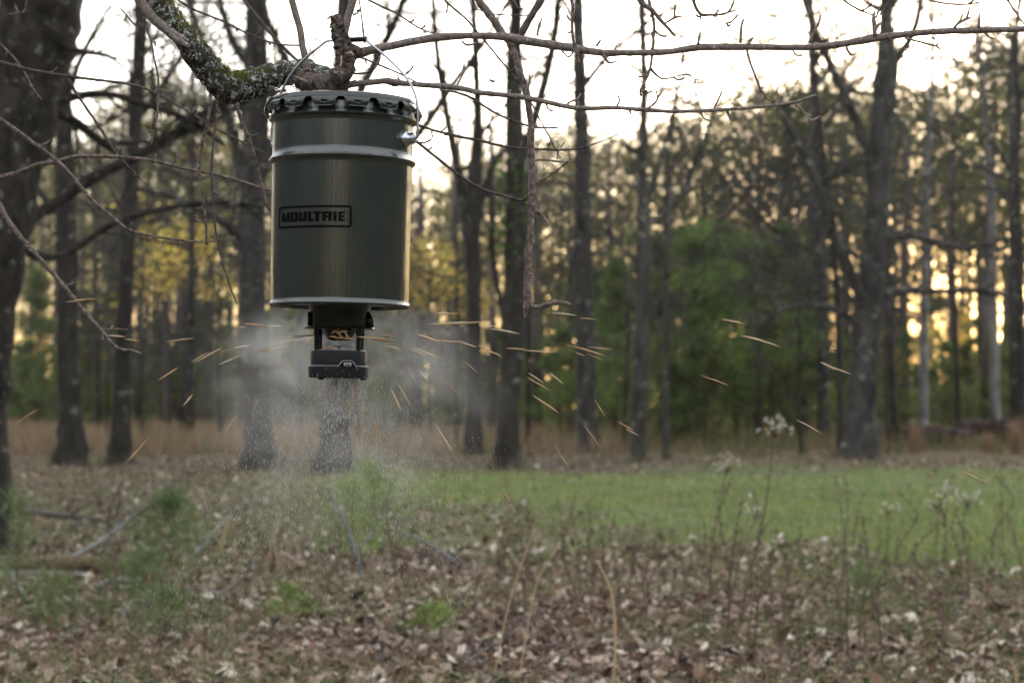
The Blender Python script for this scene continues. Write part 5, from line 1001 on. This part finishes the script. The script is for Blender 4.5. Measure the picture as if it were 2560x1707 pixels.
for i, (x_, y_, an) in enumerate(ks):
    Y_ = 4.25 + R.uniform(-.75, 1.3) * min(1., abs(x_ - 850) / 330); o = link('corn_kernel', km); o.location = at(x_, y_, Y_); o.rotation_euler = (R.uniform(0, 6), math.radians(-an), R.normal(0, .15)); s = R.uniform(.38, .75); o.scale = (s * R.uniform(1.6, 3.2), s, s)
    lr = 'left' if x_ < 850 else 'right'; kit.append((o, x_, y_))
    tag(o, f'golden corn kernel flung out to the {lr} of the feeder', 'corn kernel', f'corn kernels flying {lr} of the feeder')
autolabel([(a, b) for a, b, c in kit if c < 862], 'high flying kernel'); autolabel([(a, b) for a, b, c in kit if 862 <= c < 1030], 'kernel'); autolabel([(a, b) for a, b, c in kit if c >= 1030], 'falling low kernel')
# feed dust: floating chaff specks
n_ = 7000; ang = R.uniform(0, 6.28, n_); rad = np.abs(R.normal(.17, .14, n_)) + .02; fall = R.random(n_) ** .8 * .50
x = FX + np.cos(ang) * rad; y = FY + np.sin(ang) * rad; z = 1.42 - .55 * rad - fall * (0.25 + rad * 2.0)
keep = (z > .7); x, y, z = x[keep], y[keep], z[keep]; n_ = len(x); V = np.zeros((n_, 4, 3)); ln_ = R.uniform(.001, .0055, n_) * (.4 + R.random(n_)); w_ = R.uniform(.0002, .00048, n_); dx = (x - FX) * .9 + R.normal(0, .05, n_)
d = np.stack([dx, R.normal(0, .1, n_), -np.ones(n_) * .8], 1); d /= np.linalg.norm(d, axis=1)[:, None]; c = np.stack([x, y, z], 1); s = np.stack([np.ones(n_), np.zeros(n_), np.zeros(n_)], 1)
V[:, 0] = c - d * ln_[:, None]; V[:, 1] = c + s * w_[:, None]; V[:, 2] = c + d * ln_[:, None]; V[:, 3] = c - s * w_[:, None]
g = Geo(); g.add(V.reshape(-1, 3), None, np.arange(n_ * 4).reshape(-1, 4), [.50, .49, .43]); stuff(g.obj('feed_chaff', M_moss, None, False, True), 'fine pale chaff raining down below the feeder', 'chaff')

# dust cloud volume
dm = bpy.data.materials.new('dust'); dm.use_nodes = True; n = dm.node_tree; n.nodes.clear(); L = n.links.new
outn = N(n, 'ShaderNodeOutputMaterial'); pv = N(n, 'ShaderNodeVolumePrincipled'); pv.inputs['Color'].default_value = (.97, .98, 1.0, 1); pv.inputs['Anisotropy'].default_value = .55
tc = N(n, 'ShaderNodeTexCoord'); nz = N(n, 'ShaderNodeTexNoise', Scale=9.0, Detail=5.0, Roughness=.65, Distortion=.6); L(tc.outputs['Object'], nz.inputs['Vector'])
def blob(c, rads, gain):
    s = N(n, 'ShaderNodeVectorMath', operation='SUBTRACT'); L(tc.outputs['Object'], s.inputs[0]); s.inputs[1].default_value = c
    m_ = N(n, 'ShaderNodeVectorMath', operation='DIVIDE'); L(s.outputs[0], m_.inputs[0]); m_.inputs[1].default_value = rads
    l_ = N(n, 'ShaderNodeVectorMath', operation='LENGTH'); L(m_.outputs[0], l_.inputs[0])
    r_ = N(n, 'ShaderNodeMapRange', interpolation_type='SMOOTHSTEP'); r_.inputs[1].default_value = 0; r_.inputs[2].default_value = 1; r_.inputs[3].default_value = gain; r_.inputs[4].default_value = 0; L(l_.outputs['Value'], r_.inputs[0]); return r_.outputs[0]
def addn(a, b_): x_ = N(n, 'ShaderNodeMath', operation='ADD'); L(a, x_.inputs[0]); L(b_, x_.inputs[1]); return x_.outputs[0]
# object origin at the spinner
tot = blob((-.15, .12, -.10), (.25, .14, .27), 1.25)
for bb in (((.14, .12, -.08), (.23, .14, .26), 1.1), ((-.12, .13, -.01), (.18, .12, .12), 2.6), ((.13, .13, -.01), (.17, .12, .12), 2.3), ((0, .14, -.26), (.34, .2, .28), .5), ((.26, .05, -.12), (.15, .13, .14), .5), ((-.02, .12, -.1), (.3, .1, .2), .5)): tot = addn(tot, blob(*bb))
nr_ = N(n, 'ShaderNodeMapRange'); nr_.inputs[1].default_value = .40; nr_.inputs[2].default_value = .64; nr_.inputs[3].default_value = .08; nr_.inputs[4].default_value = 1.5; L(nz.outputs['Fac'], nr_.inputs[0])
mm = N(n, 'ShaderNodeMath', operation='MULTIPLY'); L(tot, mm.inputs[0]); L(nr_.outputs[0], mm.inputs[1]); L(mm.outputs[0], pv.inputs['Density']); L(pv.outputs[0], outn.inputs['Volume'])
g = Geo(); lathe(g, [(0.0001, .09), (.2, .08), (.36, .02), (.42, -.12), (.40, -.32), (.28, -.5), (.0001, -.54)], 24)
o = g.obj('dust_cloud', dm, None, True); sc_ = at(852, 858, 4.25); o.location = (sc_.x, 4.25, sc_.z); stuff(o, 'pale cloud of feed dust blown out round the spinner', 'dust')

# air
HAZE = 0.00018
if HAZE > 0:
    hm = bpy.data.materials.new('haze_air'); hm.use_nodes = True; n = hm.node_tree; n.nodes.clear(); on = N(n, 'ShaderNodeOutputMaterial'); pv = N(n, 'ShaderNodeVolumePrincipled'); pv.inputs['Color'].default_value = (.93, .95, 1, 1); pv.inputs['Density'].default_value = HAZE; pv.inputs['Anisotropy'].default_value = .3
    n.links.new(pv.outputs[0], on.inputs['Volume']); g = Geo(); box(g, (0, 125, 14), (760, 980, 31)); o = g.obj('haze', hm); stuff(o, 'thin evening haze filling the air among the trees', 'haze'); o.data.materials[0] = hm
